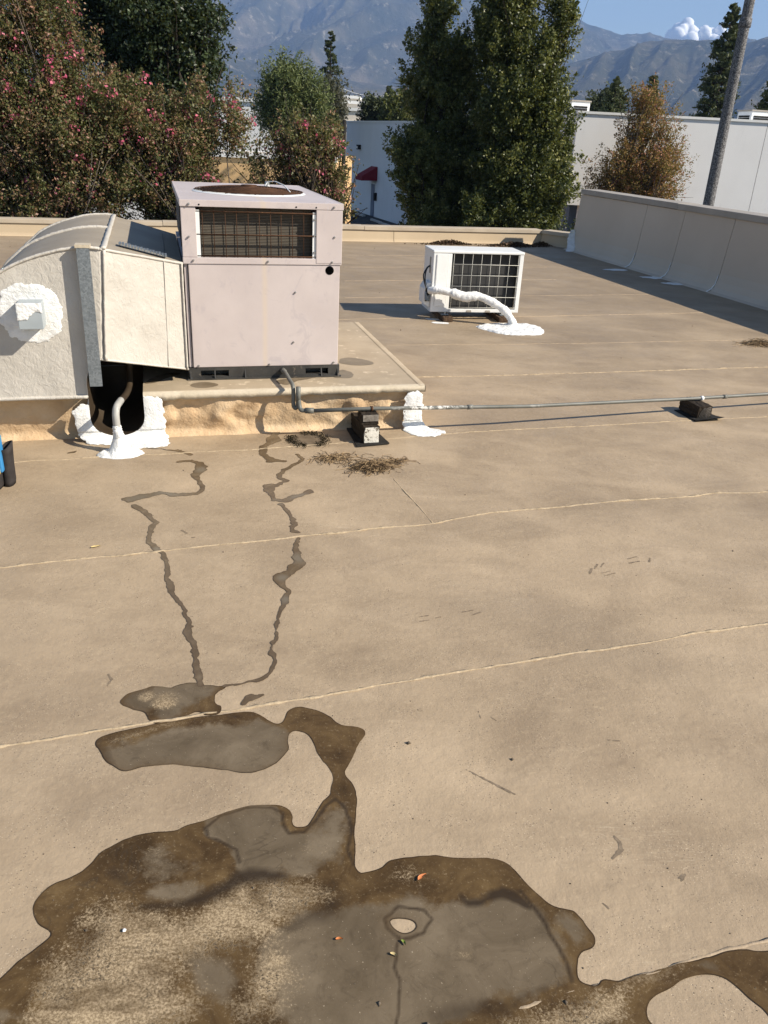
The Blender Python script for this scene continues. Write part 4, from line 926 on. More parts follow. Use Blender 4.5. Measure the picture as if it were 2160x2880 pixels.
clear = pzone([(c5, [(440, 350), (480, 300), (620, 265), (900, 215), (1080, 175), (1180, 215), (1250, 290), (1210, 395), (1060, 450), (700, 410), (540, 440)], .03, 1.),
               (c5, [(870, 650), (900, 590), (1040, 530), (1150, 530), (1195, 590), (1200, 650), (1270, 680), (1310, 690), (1220, 780), (1170, 830), (1060, 860), (1010, 830), (1000, 730), (940, 705), (880, 685)], .012, 1.2),
               (c5, [(1170, 800), (1250, 690), (1380, 570), (1430, 540), (1465, 600), (1470, 700), (1440, 800), (1300, 860), (1200, 850)], .03, .8),
               (c6, [(0, 900), (110, 870), (250, 850), (300, 830), (420, 870), (500, 850), (620, 860), (680, 800), (780, 850), (850, 930), (900, 1020), (930, 1120), (880, 1160), (700, 1200), (500, 1260), (380, 1320), (0, 1350), (-180, 1220), (-200, 1000), (-150, 930)], .03, 1.1),
               (c5, [(780, 1200), (860, 1190), (1010, 1240), (1010, 1320), (950, 1400), (860, 1400), (790, 1300)], .03, .9), (c5, [(590, 920), (660, 870), (800, 900), (900, 930), (800, 960), (620, 970)], .02, .8),
               (c5, [(560, 830), (640, 740), (760, 720), (850, 770), (820, 880), (650, 870)], .04, .55), (c6, [(860, 900), (930, 870), (1010, 960), (1010, 1005), (950, 1030), (930, 1000)], .02, .6), (c5, [(0, 1420), (100, 1400), (160, 1480), (0, 1500)], .03, .9), (c6, [(1380, 1090), (1420, 1050), (1480, 1060), (1500, 1110)], .02, .7)])
silt = pzone([(c5, [(60, 1480), (160, 1290), (300, 1190), (380, 1050), (480, 900), (560, 960), (600, 1010), (760, 1010), (900, 930), (1050, 900), (1200, 880), (1380, 900), (1440, 930), (1250, 1030), (1150, 1080), (1100, 1160), (870, 1180), (770, 1210), (790, 1330), (850, 1420), (700, 1560), (60, 1600)], .07, 1.05),
              (c5, [(1010, 1260), (1050, 1160), (1180, 1150), (1270, 1230), (1280, 1340), (1260, 1520), (900, 1520), (960, 1400)], .05, .72), (c6, [(440, 1020), (500, 950), (600, 990), (600, 1060), (500, 1070)], .03, .62), (c6, [(280, 1050), (380, 1050), (380, 1085), (290, 1080)], .02, .55),
              (c6, [(560, 1330), (850, 1200), (1050, 1150), (1280, 1085), (1370, 1080), (1200, 1180), (1180, 1330)], .04, .85), (c6, [(160, 760), (300, 690), (440, 690), (560, 720), (420, 790), (280, 800)], .05, .42),
              (c5, [(420, 290), (520, 245), (700, 210), (830, 190), (780, 225), (600, 260), (480, 300)], .025, .8), (c5, [(1250, 760), (1330, 680), (1440, 690), (1430, 790), (1320, 820)], .05, .42), (c5, [(400, 860), (520, 760), (700, 720), (760, 760), (560, 860), (450, 920)], .06, .38), (c5, [(180, 1000), (240, 920), (380, 860), (400, 900), (280, 1020), (230, 1100)], .05, .42)], .03, 9)
sl_a = pzone([(c5, [(580, 960), (760, 985), (900, 920), (1030, 840), (1190, 840), (1215, 855), (1100, 885), (960, 920), (860, 990), (640, 1000)], .02, 1.), (c5, [(1190, 1080), (1300, 1030), (1420, 950), (1470, 910), (1440, 980), (1330, 1060)], .035, .9), (c5, [(470, 820), (540, 840), (570, 900), (500, 890)], .03, .9),
              (c6, [(500, 810), (540, 835), (620, 835), (650, 790), (740, 790), (800, 860), (790, 872), (700, 825), (600, 858), (530, 858)], .012, 1.), (c5, [(390, 300), (430, 270), (450, 340), (500, 400), (440, 365)], .025, .9), (c5, [(860, 1230), (940, 1220), (900, 1300)], .05, .6), (c6, [(380, 1260), (700, 1180), (900, 1150), (720, 1220), (450, 1300)], .03, .7)], .02, 19)
sl_b = lzone([(c6, [(740, 800), (800, 870), (870, 980), (910, 1060), (935, 1135)], .004), (c6, [(240, 900), (290, 855), (380, 870), (410, 905), (380, 950), (300, 985), (250, 940), (240, 900)], .0032), (c6, [(290, 985), (285, 1010), (270, 1080), (295, 1130), (290, 1220), (280, 1330)], .0024),
              (c5, [(870, 650), (880, 690), (950, 710), (1005, 735), (1015, 790)], .0035), (c5, [(1150, 560), (1195, 580), (1195, 640), (1225, 672), (1290, 665), (1340, 610), (1380, 550), (1420, 525), (1470, 570), (1490, 660), (1475, 740), (1500, 800)], .0035), (c5, [(870, 650), (930, 600), (1040, 562), (1150, 560)], .0025)])
sludge = lambda x, y: np.maximum(sl_a(x, y), sl_b(x, y))
Pm = smooth_poly(outl, 2); fm = poly_sdf(Pm); fi = [poly_sdf(q) for q in isl]
def Fmain(X, Y):
    f = fm(X, Y) + (fbm(X * 22, Y * 22, 77, 3) - .5) * .008
    for q in fi: f = np.minimum(f, -q(X, Y))
    return f
bd = bounds_of(Pm)
pud = level_sheet('puddle', Fmain, (max(bd[0], -1.5), min(bd[1], 1.9), max(bd[2], .55), bd[3]), .0010, m_pud, None, .0048, {'clear': clear, 'silt': silt, 'sludge': sludge})
prop(pud, 'large brown silty puddle with grey clear pools across the foreground', None, None, 'structure')
PZ = [.0011]
def small_puddle(F, P, label, clr, slt, cell=.008, mat=None):
    PZ[0] += .0002
    x0, x1, y0, y1 = bounds_of(P, .05)
    o = level_sheet('puddle', F, (x0, x1, y0, y1), PZ[0], mat or m_pud, None, cell, {'clear': clr, 'silt': slt}); prop(o, label, None, None, 'structure'); return o
none = lambda x, y: np.zeros_like(x)
Pa = smooth_poly([c5(p) for p in [(505, 115), (530, 85), (600, 60), (660, 45), (715, 55), (750, 40), (820, 33), (880, 38), (935, 45), (990, 33), (960, 52), (920, 75), (915, 120), (945, 130), (930, 165), (880, 175), (840, 150), (775, 178), (700, 190), (650, 205), (620, 165), (570, 138), (520, 130)]], 1)
fa = poly_sdf(Pa)
small_puddle(lambda X, Y: fa(X, Y) + (fbm(X * 22, Y * 22, 17, 3) - .5) * .016, Pa, 'shallow brown puddle where the two trickles meet', zone(blobs([(750, 80, 120), (600, 110, 80), (850, 60, 70), (720, 150, 60)], c5)), zone(blobs([(700, 110, 60), (620, 90, 40)], c5)))
def chain(pts, k=.8):
    o = []
    for x, y, r in pts:
        a = c7((x, y)); o.append((a[0], a[1], k * np.linalg.norm(np.array(c7((x + r, y))) - a)))
    return np.array(o)
def trickle(chains, label, clr, seed):
    C = [chain(c) for c in chains]; fs_ = [chain_sdf(c) for c in C]; A = np.concatenate(C)[:, :2]
    def F(X, Y):
        Xw = X + (fbm(X * 14, Y * 14, seed, 4) - .5) * .045; Yw = Y + (fbm(X * 14, Y * 14, seed + 9, 4) - .5) * .05
        f = fs_[0](Xw, Yw)
        for q in fs_[1:]: f = np.maximum(f, q(Xw, Yw))
        return f + .0025 + (fbm(X * 45, Y * 45, seed + 4, 4) - .5) * .012
    return small_puddle(F, A, label, clr, none, .006, m_trick)
trickle([[(590, 120, 6), (640, 126, 4), (700, 125, 4), (780, 140, 5), (830, 152, 10)],
         [(775, 182, 18), (820, 175, 16), (860, 185, 18), (872, 218, 26), (845, 235, 22), (862, 265, 12), (866, 300, 14), (845, 322, 12), (770, 322, 15), (690, 322, 20), (620, 330, 24), (560, 345, 30)],
         [(590, 366, 10), (610, 385, 18), (640, 412, 14), (676, 445, 16), (655, 480, 14), (645, 508, 8), (655, 535, 12), (680, 560, 14), (700, 580, 10), (715, 610, 10), (725, 660, 12), (735, 710, 14), (742, 750, 13), (775, 800, 10), (805, 850, 9), (824, 880, 10), (820, 920, 13), (825, 980, 10), (838, 1040, 10), (850, 1085, 14), (860, 1118, 15), (864, 1138, 16)]],
        'narrow trickle of water winding from the conduit cone', zone(blobs([(870, 218, 30), (600, 345, 60), (720, 320, 60), (680, 560, 20)], c7)), 41)
trickle([[(1190, 45, 18), (1185, 90, 30), (1140, 115, 18), (1135, 150, 16), (1175, 178, 20), (1225, 182, 12)],
         [(1285, 150, 10), (1310, 165, 7), (1295, 190, 10), (1250, 208, 16), (1222, 222, 12), (1215, 250, 10), (1245, 268, 12), (1200, 280, 10), (1150, 292, 24), (1180, 325, 14), (1188, 355, 12), (1240, 346, 14), (1340, 315, 18)],
         [(1200, 368, 12), (1225, 385, 10), (1250, 408, 9), (1264, 450, 10), (1275, 488, 12), (1300, 494, 9)],
         [(1290, 515, 8), (1280, 550, 13), (1278, 585, 24), (1292, 615, 24), (1250, 660, 26), (1205, 685, 32), (1225, 715, 16), (1242, 740, 5), (1232, 770, 18), (1230, 808, 16), (1215, 845, 7), (1195, 890, 6), (1190, 940, 8), (1184, 1000, 8), (1182, 1050, 10), (1160, 1085, 14), (1105, 1128, 14), (1040, 1142, 7), (985, 1150, 6)]],
        'narrow trickle of water winding from below the drain trap', zone(blobs([(1290, 600, 40), (1230, 780, 30), (1190, 360, 30), (1290, 335, 40), (1220, 685, 25)], c7)), 61)
for i, (lab, ch) in enumerate([('short brown wet streak beside the meeting trickles', [(1040, 1225, 10), (1075, 1205, 16), (1105, 1195, 12), (1130, 1188, 6)]),
                ('small wet spot left of the white mastic cone', [(440, 80, 8), (455, 72, 8)]), ('longer wet spot below the conduit shadow', [(300, 142, 6), (330, 134, 5)]), ('tiny wet spot touching the back of the mastic cone', [(478, 90, 8), (495, 96, 6)])]):
    trickle([ch], lab, none, 90 + i)

# white paint patches near the tall parapet, flashing in the corner
for i, (u, v, a, b_, lab) in enumerate([(6.0, 10.14, .20, .10, 'farthest white paint patch on the shaded roof by tall parapet'), (6.2, 9.52, .17, .12, 'middle white paint patch on the shaded roof by tall parapet'), (6.24, 9.06, .20, .12, 'nearest white paint patch on the shaded roof by tall parapet')]):
    P = smooth_poly([np.array(W(u + a * math.cos(q) * random.uniform(.75, 1.1), v + b_ * math.sin(q) * random.uniform(.75, 1.1)))[:2] for q in np.linspace(0, 6.28, 11)[:-1]], 2); f0 = poly_sdf(P)
    o = level_sheet('paint_patch', lambda X, Y, f0=f0: f0(X, Y) + (fbm(X * 12, Y * 12, 5, 3) - .52) * .12, bounds_of(P, .06), .002, m_mastic, None, .02, None, lambda x, y, f: .004 * np.clip(f / .02, 0, 1))
    prop(o, lab, 'paint patch', 'white patches by the tall parapet')
fl = thing('corner_flashing', 'white mastic flashing smeared up the corner of the tall parapet', 'flashing', W(6.40, 12.15), YAW)
pts_ = []
for i in range(13):
    for j in range(15):
        q = j / 14; s = i / 12 - .5; w = .09 + .16 * (1 - q) ** 1.6; z = .30 * q
        pts_.append((s * 2 * w * .7 - .02 - .05 * (1 - q) ** 2 + (float(vnoise(j * .9, i * .1, 4)) - .5) * .03, .05 - .25 * (1 - q) ** 2.2 + (float(fbm(i * .6, j * .6, 9, 3)) - .5) * .03, .004 + z))
link('mastic', quads_mesh(np.array(pts_), np.array([(i * 15 + j, i * 15 + j + 1, (i + 1) * 15 + j + 1, (i + 1) * 15 + j) for i in range(12) for j in range(14)]), m_mastic, True), None, fl)
for i, (x, y, r) in enumerate([(952, 698, .05), (934, 690, .04)]):
    c = G(x, y); P = smooth_poly([(c[0] + r * 1.6 * math.cos(q) * random.uniform(.7, 1.2), c[1] + r * math.sin(q) * random.uniform(.6, 1.2)) for q in np.linspace(0, 6.28, 9)[:-1]], 2); f0 = poly_sdf(P)
    prop(level_sheet('paint_drip', f0, bounds_of(P), .002, m_mastic, None, .008), ['pale paint drip in front of the left timber block', 'smaller pale paint drip beside the left timber block'][i], 'paint drip')

# ------------------------------------------------------------------ loose litter on the roof
def octa(P, R, rg):
    """little irregular stones"""
    n = len(P); D6 = np.array([(1, 0, 0), (-1, 0, 0), (0, 1, 0), (0, -1, 0), (0, 0, 1), (0, 0, -1)], float)
    V = P[:, None, :] + D6[None] * R[:, None, None] * rg.uniform(.5, 1.2, (n, 6, 1)); T = np.array([(0, 2, 4), (2, 1, 4), (1, 3, 4), (3, 0, 4), (2, 0, 5), (1, 2, 5), (3, 1, 5), (0, 3, 5)])
    return V.reshape(-1, 3), (T[None] + np.arange(n)[:, None, None] * 6).reshape(-1, 3)
rg = np.random.default_rng(5); n = 2600
q = rg.uniform(0, 1, (n, 2)); vv = .7 + 11.5 * q[:, 0] ** 1.8; uu = -2.2 + 8 * q[:, 1]
P = np.stack([uu, vv, vv * 0], 1); P = P[~((uu < 1.45) & (vv > 4.1) & (vv < 5.9))]; Pw = P[:, :1] * ex + P[:, 1:2] * ey; R = rg.uniform(.0008, .0026, len(P)) * (1 + (rg.uniform(0, 1, len(P)) > .95) * 1.8); Pw[:, 2] = R * .3
V, Fc = octa(Pw, R, rg); prop(link('roof_grit', quads_mesh(V, Fc, m_pebble), None), 'scattered dark grit on the tan roof', None, None, 'stuff')
def strands(n, c, sx, sy, h, ln, seed, curl=.6, r=.0011, sides=3, rot=0):
    rg = np.random.default_rng(seed); b = MB(); cv = []
    for i in range(n):
        a = rg.uniform(0, 2 * math.pi); g = rg.normal(0, .5, 2); x, y = g[0] * sx, g[1] * sy; x, y = x * math.cos(rot) - y * math.sin(rot), x * math.sin(rot) + y * math.cos(rot)
        z = .002 + h * rg.uniform(0, 1) * math.exp(-(g[0] ** 2 + g[1] ** 2) * 1.2); L = ln * rg.uniform(.4, 1.2); k = rg.normal(0, curl); pts = []; p = np.array([c[0] + x, c[1] + y, z]); up_ = rg.uniform(-.1, .25)
        for s in range(5):
            pts.append(p.copy()); p = p + np.array([math.cos(a), math.sin(a), up_]) * L / 4; a += k; up_ -= .12; p[2] = max(p[2], .002)
        m0 = len(b.v); b.tube(pts, r * rg.uniform(.6, 1.4), sides, False); cv += [rg.uniform()] * (len(b.v) - m0)
    return b, cv
def straw(name, label, n, c, sx, sy, h, ln, seed, mat=m_straw, r=.0011, cat='straw pile', grp=None, rot=0):
    b, cv = strands(n, (0, 0), sx, sy, h, ln, seed, .6, r, 3, rot)
    me = bpy.data.meshes.new('m'); me.from_pydata(b.v, [], b.f); at = me.attributes.new('cv', 'FLOAT', 'POINT'); at.data.foreach_set('value', np.array(cv, np.float32))
    o = link(name, me, mat, None, (c[0], c[1], 0)); return prop(o, label, cat, grp)
straw('straw_pile', 'largest tangled straw pile below the stacked timber support', 460, W(.95, 3.605), .085, .05, .036, .07, 3, rot=YAW)
straw('straw_pile', 'thin straw wisp left of the largest straw pile', 150, W(.805, 3.755), .085, .022, .02, .09, 4, rot=YAW - .1)
straw('straw_pile', 'straw tail trailing right of the largest straw pile', 90, W(1.08, 3.66), .07, .03, .02, .09, 5, rot=YAW)
straw('straw_pile', 'brown straw heap at the right edge of the roof', 260, W(5.04, 5.93), .13, .06, .05, .13, 6, rot=YAW)
def flakes(name, label, cat, P, size, mat, seed, kind=None):
    rg = np.random.default_rng(seed); P = np.asarray(P); n = len(P); V, Fc, cv = leafquads(P, size, rg); return prop(link(name, quads_mesh(V, Fc, mat, False, {'cv': cv}), None), label, cat, None, kind)
def leafquads(P, size, rg, asp=.55, up_bias=0.):
    n = len(P); a = rg.normal(0, 1, (n, 3)); a /= np.linalg.norm(a, axis=1)[:, None]; b = rg.normal(0, 1, (n, 3)); b[:, 2] += up_bias
    b -= a * (a * b).sum(1)[:, None]; b /= np.linalg.norm(b, axis=1)[:, None] + 1e-9
    s = size * rg.uniform(.6, 1.25, (n, 1)); V = np.stack([P - a * s * .5, P + b * s * asp * .5, P + a * s * .5, P - b * s * asp * .5], 1)
    return V.reshape(-1, 3), np.arange(n * 4).reshape(-1, 4), np.repeat(np.clip(rg.normal(.45, .25, n), 0, 1), 4)
rg = np.random.default_rng(8); a = rg.uniform(0, 2 * math.pi, 1500); rr = 1 + rg.normal(0, .16, 1500)
sel = (np.sin(a * 2.0 + 1) + .9 * np.sin(a * 5) > -.75); a = a[sel]; rr = rr[sel]
Pm_ = np.stack([.715 + .095 * np.cos(a) * rr, 4.045 + .10 * np.sin(a) * rr, rg.uniform(.002, .014, len(a))], 1); Pw = Pm_[:, :1] * ex + Pm_[:, 1:2] * ey + Pm_[:, 2:] * ez
flakes('moss_clump', 'ring of black dried moss on the roof below the drain trap', 'moss', Pw, .009, m_moss, 3)
def wet_ring():
    P = smooth_poly([W(.715 + .10 * math.cos(q), 4.05 + .10 * math.sin(q))[:2] for q in np.linspace(0, 6.28, 11)[:-1]], 1); f0 = poly_sdf(P)
    prop(level_sheet('dirt_stain', lambda X, Y: f0(X, Y) + (fbm(X * 25, Y * 25, 3, 3) - .5) * .05, bounds_of(P, .05), .0008, simple('dark_dirt_stain', (.10, .075, .05), (.19, .145, .10), 14, .6, .3), None, .008), 'dark dirt stain inside the ring of dried moss', None, None, 'structure')
wet_ring()
for lab, u, v, su, sv, n, sd in (('brown leaf litter heap along the far parapet', 4.45, 12.60, .36, .06, 900, 4), ('dark leaf litter drift in the far roof corner', 5.5, 12.50, .42, .10, 1200, 5), ('small leaf litter pile against the short angled parapet', 6.05, 12.62, .16, .10, 500, 6)):
    rg = np.random.default_rng(sd); g = rg.normal(0, .5, (n, 2)); z = .004 + .07 * rg.uniform(0, 1, n) * np.exp(-(g ** 2).sum(1) * 1.5)
    flakes('leaf_litter', lab, 'leaf litter', (u + g[:, :1] * su) * ex + (v + g[:, 1:] * sv) * ey + z[:, None] * ez, .035, m_litter, sd)
def dry_leaf(label, x, y, L, ang, colr, z=.006):
    c = GF(x, y); mt = simple('leaf_' + label.split()[0], colr, tuple(q * .7 for q in colr), 60, .6, .3); V = []; n = 9
    for i in range(n):
        t = i / (n - 1); w = L * .16 * math.sin(math.pi * min(1, t * 1.05) ** .8) + .0006; xx = (t - .5) * L; bend = .12 * L * math.sin(t * 3)
        V += [(xx, bend - w, z + .10 * L * abs(t - .5)), (xx, bend, z - .003 + .08 * L * abs(t - .5)), (xx, bend + w, z + .12 * L * abs(t - .5))]
    o = link('fallen_leaf', quads_mesh(np.array(V), np.array([(i * 3 + k, i * 3 + k + 1, i * 3 + 4 + k, i * 3 + 3 + k) for i in range(n - 1) for k in range(2)]), mt, True), None, None, (c[0], c[1], 0), (0, 0, ang)); prop(o, label, 'leaf')
dry_leaf('orange curled leaf floating in the brown puddle edge', 1187, 2472, .026, .75, (.62, .22, .08)); dry_leaf('small orange leaf in the grey part of the puddle', 954, 2646, .015, .1, (.50, .17, .05))
dry_leaf('green leaf below the round dry island in the puddle', 1134, 2655, .014, -.9, (.20, .26, .05)); dry_leaf('tan leaf below the green leaf in the puddle', 1107, 2690, .016, -.4, (.5, .40, .2))
dry_leaf('yellow straw leaf left of the left hand trickle', 270, 1541, .035, .5, (.66, .50, .22))
def pebble(x, y, r, label):
    c = GF(x, y); b = bmesh.new(); bmesh.ops.create_icosphere(b, subdivisions=2, radius=r)
    for v in b.verts: v.co *= random.uniform(.85, 1.15); v.co.z *= .6
    me = bpy.data.meshes.new('m'); b.to_mesh(me); b.free(); prop(link('pebble', me, m_wwall, None, (c[0], c[1], r * .5 + .003)), label, 'pebble')
pebble(350, 2621, .004, 'small white pebble lying in the tan silt of the puddle')

# scuffs and tar ticks on the coating
m_scuff = simple('scuffed_coating', (.13, .098, .066), (.26, .198, .134), 60, .7, .3)
def scuff(name, label, strokes, seed):
    C = []
    for st in strokes:
        o = []
        for x, y, r in st: a_ = GF(x, y); o.append((a_[0], a_[1], np.linalg.norm(GF(x + r, y) - a_)))
        C.append(np.array(o))
    fs_ = [chain_sdf(c) for c in C]; A = np.concatenate(C)[:, :2]
    def F(X, Y):
        f = fs_[0](X, Y)
        for q in fs_[1:]: f = np.maximum(f, q(X, Y))
        return f + (fbm(X * 160, Y * 160, seed, 3) - .5) * .006
    prop(level_sheet(name, F, bounds_of(A, .02), .0007, m_scuff, None, .003), label, None, None, 'structure')
for i, (lab, st) in enumerate([('dark crescent scuff right of the large puddle', [[(1728, 2352, 2), (1745, 2375, 6), (1746, 2393, 7), (1722, 2414, 4)]]), ('long faint smear between puddle and right seam', [[(1312, 2165, 1.5), (1370, 2195, 3), (1430, 2225, 4), (1455, 2238, 2)]]),
        ('small dark tick left of the left trickle', [[(305, 1897, 2), (314, 1912, 4), (302, 1928, 2)]]), ('short scratch beyond the large puddle', [[(1710, 2081, 1.5), (1745, 2085, 2.5)]]), ('angular dark nick far right of the puddle', [[(1908, 2470, 2), (1926, 2461, 4), (1916, 2480, 2)]]),
        ('thin tick below the angular nick', [[(1695, 2540, 1.5), (1713, 2556, 3)]]), ('dark blotch beside the left trickle', [[(512, 1492, 4), (526, 1500, 3)], [(540, 1512, 3), (548, 1511, 2)]]), ('twin thin scratches right of the upper puddle lobe', [[(1345, 2000, 1), (1353, 2024, 1.2)], [(1375, 2014, 1), (1398, 2028, 1.2)]]),
        ('partial boot print in the dust at right', [[(1658, 1614, 3), (1664, 1600, 3.5)], [(1672, 1600, 2), (1680, 1588, 3)], [(1690, 1594, 2), (1698, 1584, 2.5)], [(1690, 1612, 1.5), (1718, 1606, 1.5)], [(1700, 1620, 1.5), (1730, 1612, 1.5)], [(1765, 1572, 2), (1790, 1566, 2)], [(1770, 1584, 2), (1800, 1578, 2)], [(1826, 1580, 3), (1828, 1570, 2)]]),
        ('faint boot print between the long seams', [[(1180, 1735, 2), (1205, 1731, 2)], [(1182, 1748, 1.6), (1208, 1744, 1.6)], [(1225, 1738, 1.6), (1240, 1735, 1.6)], [(1300, 1722, 1.6), (1330, 1716, 2)], [(1322, 1732, 1.6), (1352, 1722, 2)]])]):
    scuff('scuff_mark', lab, st, 200 + i)

# ------------------------------------------------------------------ tool bag at the left edge
bag = thing('tool_bag', 'dark canvas tool pouch with blue and yellow tools at left edge', 'tool bag', G(-14, 1052), .1)
def pouch(name, cx, cy, rx, ry, h, z0=0, lean=0., ex_=1.12):
    n = 22; b = MB(); vs = []; lv = [(0, .86), (.12, .98), (.5, 1.0), (.85, 1.05), (1, ex_)]
    for q, s in lv:
        for j in range(n):
            a = 2 * math.pi * j / n; k = 1 + .03 * math.sin(3 * a + q * 5); e = 2.6
            c, si = math.cos(a), math.sin(a); x = math.copysign(abs(c) ** (2 / e), c); y = math.copysign(abs(si) ** (2 / e), si)
            vs.append((cx + x * rx * s * k + lean * q, cy + y * ry * s * k, z0 + q * h + (.012 * math.sin(a + 1) if q == 1 else 0)))
    fs = [(i * n + j, i * n + (j + 1) % n, (i + 1) * n + (j + 1) % n, (i + 1) * n + j) for i in range(len(lv) - 1) for j in range(n)] + [tuple(range(n - 1, -1, -1))]
    o = b.add(vs, fs).build(name, m_bag, bag, True); md = o.modifiers.new('s', 'SOLIDIFY'); md.thickness = .006; md.offset = -1; return o
main = pouch('main_pouch', 0, 0, .048, .075, .155)
pouch('front_pocket', .006, -.07, .042, .025, .10); pouch('side_pocket', .062, .035, .022, .040, .185, 0, .006)
MB().tube([(-.048, -.098, .10), (.0, -.101, .106), (.052, -.096, .10)], .003, 6).build('pocket_binding', m_bag, main)
MB().box((.02, -.03, .08), (.062, .02, .245)).build('blue_tool', m_blue, bag, bevel=.008)
MB().box((.022, -.026, .246), (.060, .016, .272)).build('tool_cap', m_bag, bag, bevel=.008)
MB().box((.024, -.060, .08), (.056, -.035, .185)).build('yellow_tool', m_yellow, bag, bevel=.006)

# ------------------------------------------------------------------ buildings around
def wallbox(a, b, z0, z1, th): pass
left = thing('grey_building', 'long pale grey windowless building with maroon door awning', 'building', (-4.15, 64.7, GROUND), math.atan2(-10.21, 3.89))
Lw = 22.0; Hl = 2.30 - GROUND                               # local x runs toward the viewer, local y is behind the wall
js = [0, 5.6, 9.4, 15.2, Lw]
for a, b_ in zip(js[:-1], js[1:]): MB().box((a + .006, 0, 0), (b_ - .006, .25, Hl)).build('wall_panel', m_gwall, left)
MB().box((0, .26, 0), (Lw, 16, Hl - .4)).build('body', m_gwall, left)
MB().box((-.05, -.04, Hl + .002), (Lw + .05, .32, Hl + .10)).build('coping', m_trimw, left)
dr = MB().box((6.15, -.05, .02), (6.75, -.003, 2.05)).build('door', m_blued, left); MB().box((6.25, -.09, .95), (6.3, -.052, 1.05)).build('handle', m_screw, dr)
MB().prism([(5.95, 2.35), (7.15, 2.35), (7.15, 2.36), (5.95, 2.36)], -.9, -.004).build('awning_valance', m_awn, left)
MB().add([(5.9, -.003, 3.15), (7.2, -.003, 3.15), (7.2, -1.1, 2.55), (5.9, -1.1, 2.55), (5.9, -.003, 2.30), (7.2, -.003, 2.30), (7.2, -1.1, 2.28), (5.9, -1.1, 2.28)],
         [(0, 1, 2, 3), (3, 2, 6, 7), (0, 3, 7, 4), (1, 5, 6, 2)]).build('awning', m_awn, left)
lp = MB().box((3.1, -.22, 4.1), (3.5, -.003, 4.4)).build('wall_lamp', m_dark, left, bevel=.03); MB().box((3.15, -.235, 4.15), (3.45, -.221, 4.3)).build('lamp_lens', m_trimw, lp)
MB().box((7.0, -.16, 1.05), (7.25, -.003, 1.55)).build('meter_box', m_dark, left)
for i, (x, y) in enumerate([(778, 466), (812, 480), (830, 487)]):
    c = G(x, y, GROUND); t = MB().box((-.9, -.09, .006), (.9, .09, .14)).build('wheel_stop', m_conc, None, bevel=.03, loc=(c[0], c[1], GROUND), rot=(0, 0, left.rotation_euler.z))
    prop(t, ['farthest', 'middle', 'nearest'][i] + ' concrete wheel stop beside the long grey wall', 'wheel stop', 'wheel stops by the grey wall')

rb = thing('white_building', 'white flat roofed building behind the speckled lamp post', 'building', (6.75, 35, GROUND), 0)
zt, zb = 2.66 - GROUND, -.66 - GROUND
for a, b_ in ((0, 7.35), (7.37, 14.5), (14.52, 24)): MB().box((a, 0, zb), (b_, .25, zt)).build('wall_panel', m_wwall, rb)
MB().box((0, .252, zb), (.25, 20, zt)).build('side_wall', m_wwall, rb)
MB().box((.252, .26, zb + .02), (24, 20, zt - .4)).build('body', m_wwall, rb)
MB().box((-.05, -.05, zt + .002), (24.05, .32, zt + .09)).build('coping', m_trimw, rb)
MB().box((.5, 1.8, 0), (24, 19.8, zb + .018)).build('ground_floor', m_blued, rb)
MB().box((6.55, 1.74, 1.2), (7.1, 1.795, 2.6)).build('window', m_glassd, rb); MB().box((8.2, 1.74, 1.2), (10.2, 1.795, 2.6)).build('window', m_glassd, rb)
for x in (.6, 7.3, 14.2, 20): MB().box((x, .4, 0), (x + .35, .75, zb)).build('column', m_wwall, rb)
def rooftop(label, x, y, z, w, d, h, grille_front=True):
    t = thing('rooftop_unit', label, 'rooftop unit', (x, y, z), .25)
    MB().box((-w / 2, -d / 2, .06), (w / 2, d / 2, h)).build('cabinet', m_white, t, bevel=.02)
    MB().box((-w / 2 - .04, -d / 2 - .04, h + .002), (w / 2 + .04, d / 2 + .04, h + .06)).build('top', m_capgrey, t)
    for s in range(7):
        zz = .2 + s * (h - .35) / 7; MB().box((-w / 2 + .12, -d / 2 - .02, zz), (w / 2 - .12, -d / 2 - .002, zz + (h - .35) / 9)).build('louvre', m_dark, t)
        MB().box((-w / 2 - .02, -d / 2 + .12, zz), (-w / 2 - .002, d / 2 - .12, zz + (h - .35) / 9)).build('louvre', m_dark, t)
    MB().box((-w / 2, -d / 2, 0), (w / 2, d / 2, .058)).build('skid', m_black, t)
p = AT(1627, 262, 40); rooftop('pale rooftop unit on the white building right of lamp post', p[0], p[1], 2.26, 1.0, 1.0, .98)
p = AT(1243, 244, 41); rooftop('rooftop unit behind the large green tree', p[0], p[1], 2.26, .9, .9, 1.05)

pb = thing('peach_building', 'low peach stucco building seen through the myrtle branches', 'building', (-2.45, 32, GROUND), math.pi)
MB().box((0, -.25, 0), (16, 0, .55 - GROUND)).build('front_wall', m_peach, pb); MB().box((0, -11, 0), (.25, -.26, .55 - GROUND)).build('side_wall', m_peach, pb)
MB().box((.26, -11, 0), (16, -.26, .1 - GROUND)).build('body', m_peach, pb)
MB().box((-.08, -.3, .552 - GROUND), (16, .08, .72 - GROUND)).build('coping', m_trimw, pb)
MB().box((1.0, -3.0, .12 - GROUND), (4.5, -1.6, .75 - GROUND)).build('roof_vent', m_trimw, pb)
for x in (5, 8.2): w_ = MB().box((x, .002, 1.0), (x + 1.4, .04, 2.4)).build('window', m_glassd, pb); MB().box((x - .08, .002, .9), (x + 1.48, .07, .98)).build('sill', m_trimw, w_)
wb = thing('white_building', 'distant stepped white building beside the thin conifer', 'building', (-9.5, 150, GROUND), 0)
z_ = lambda y, x=750: AT(x, y, 150)[2] - GROUND
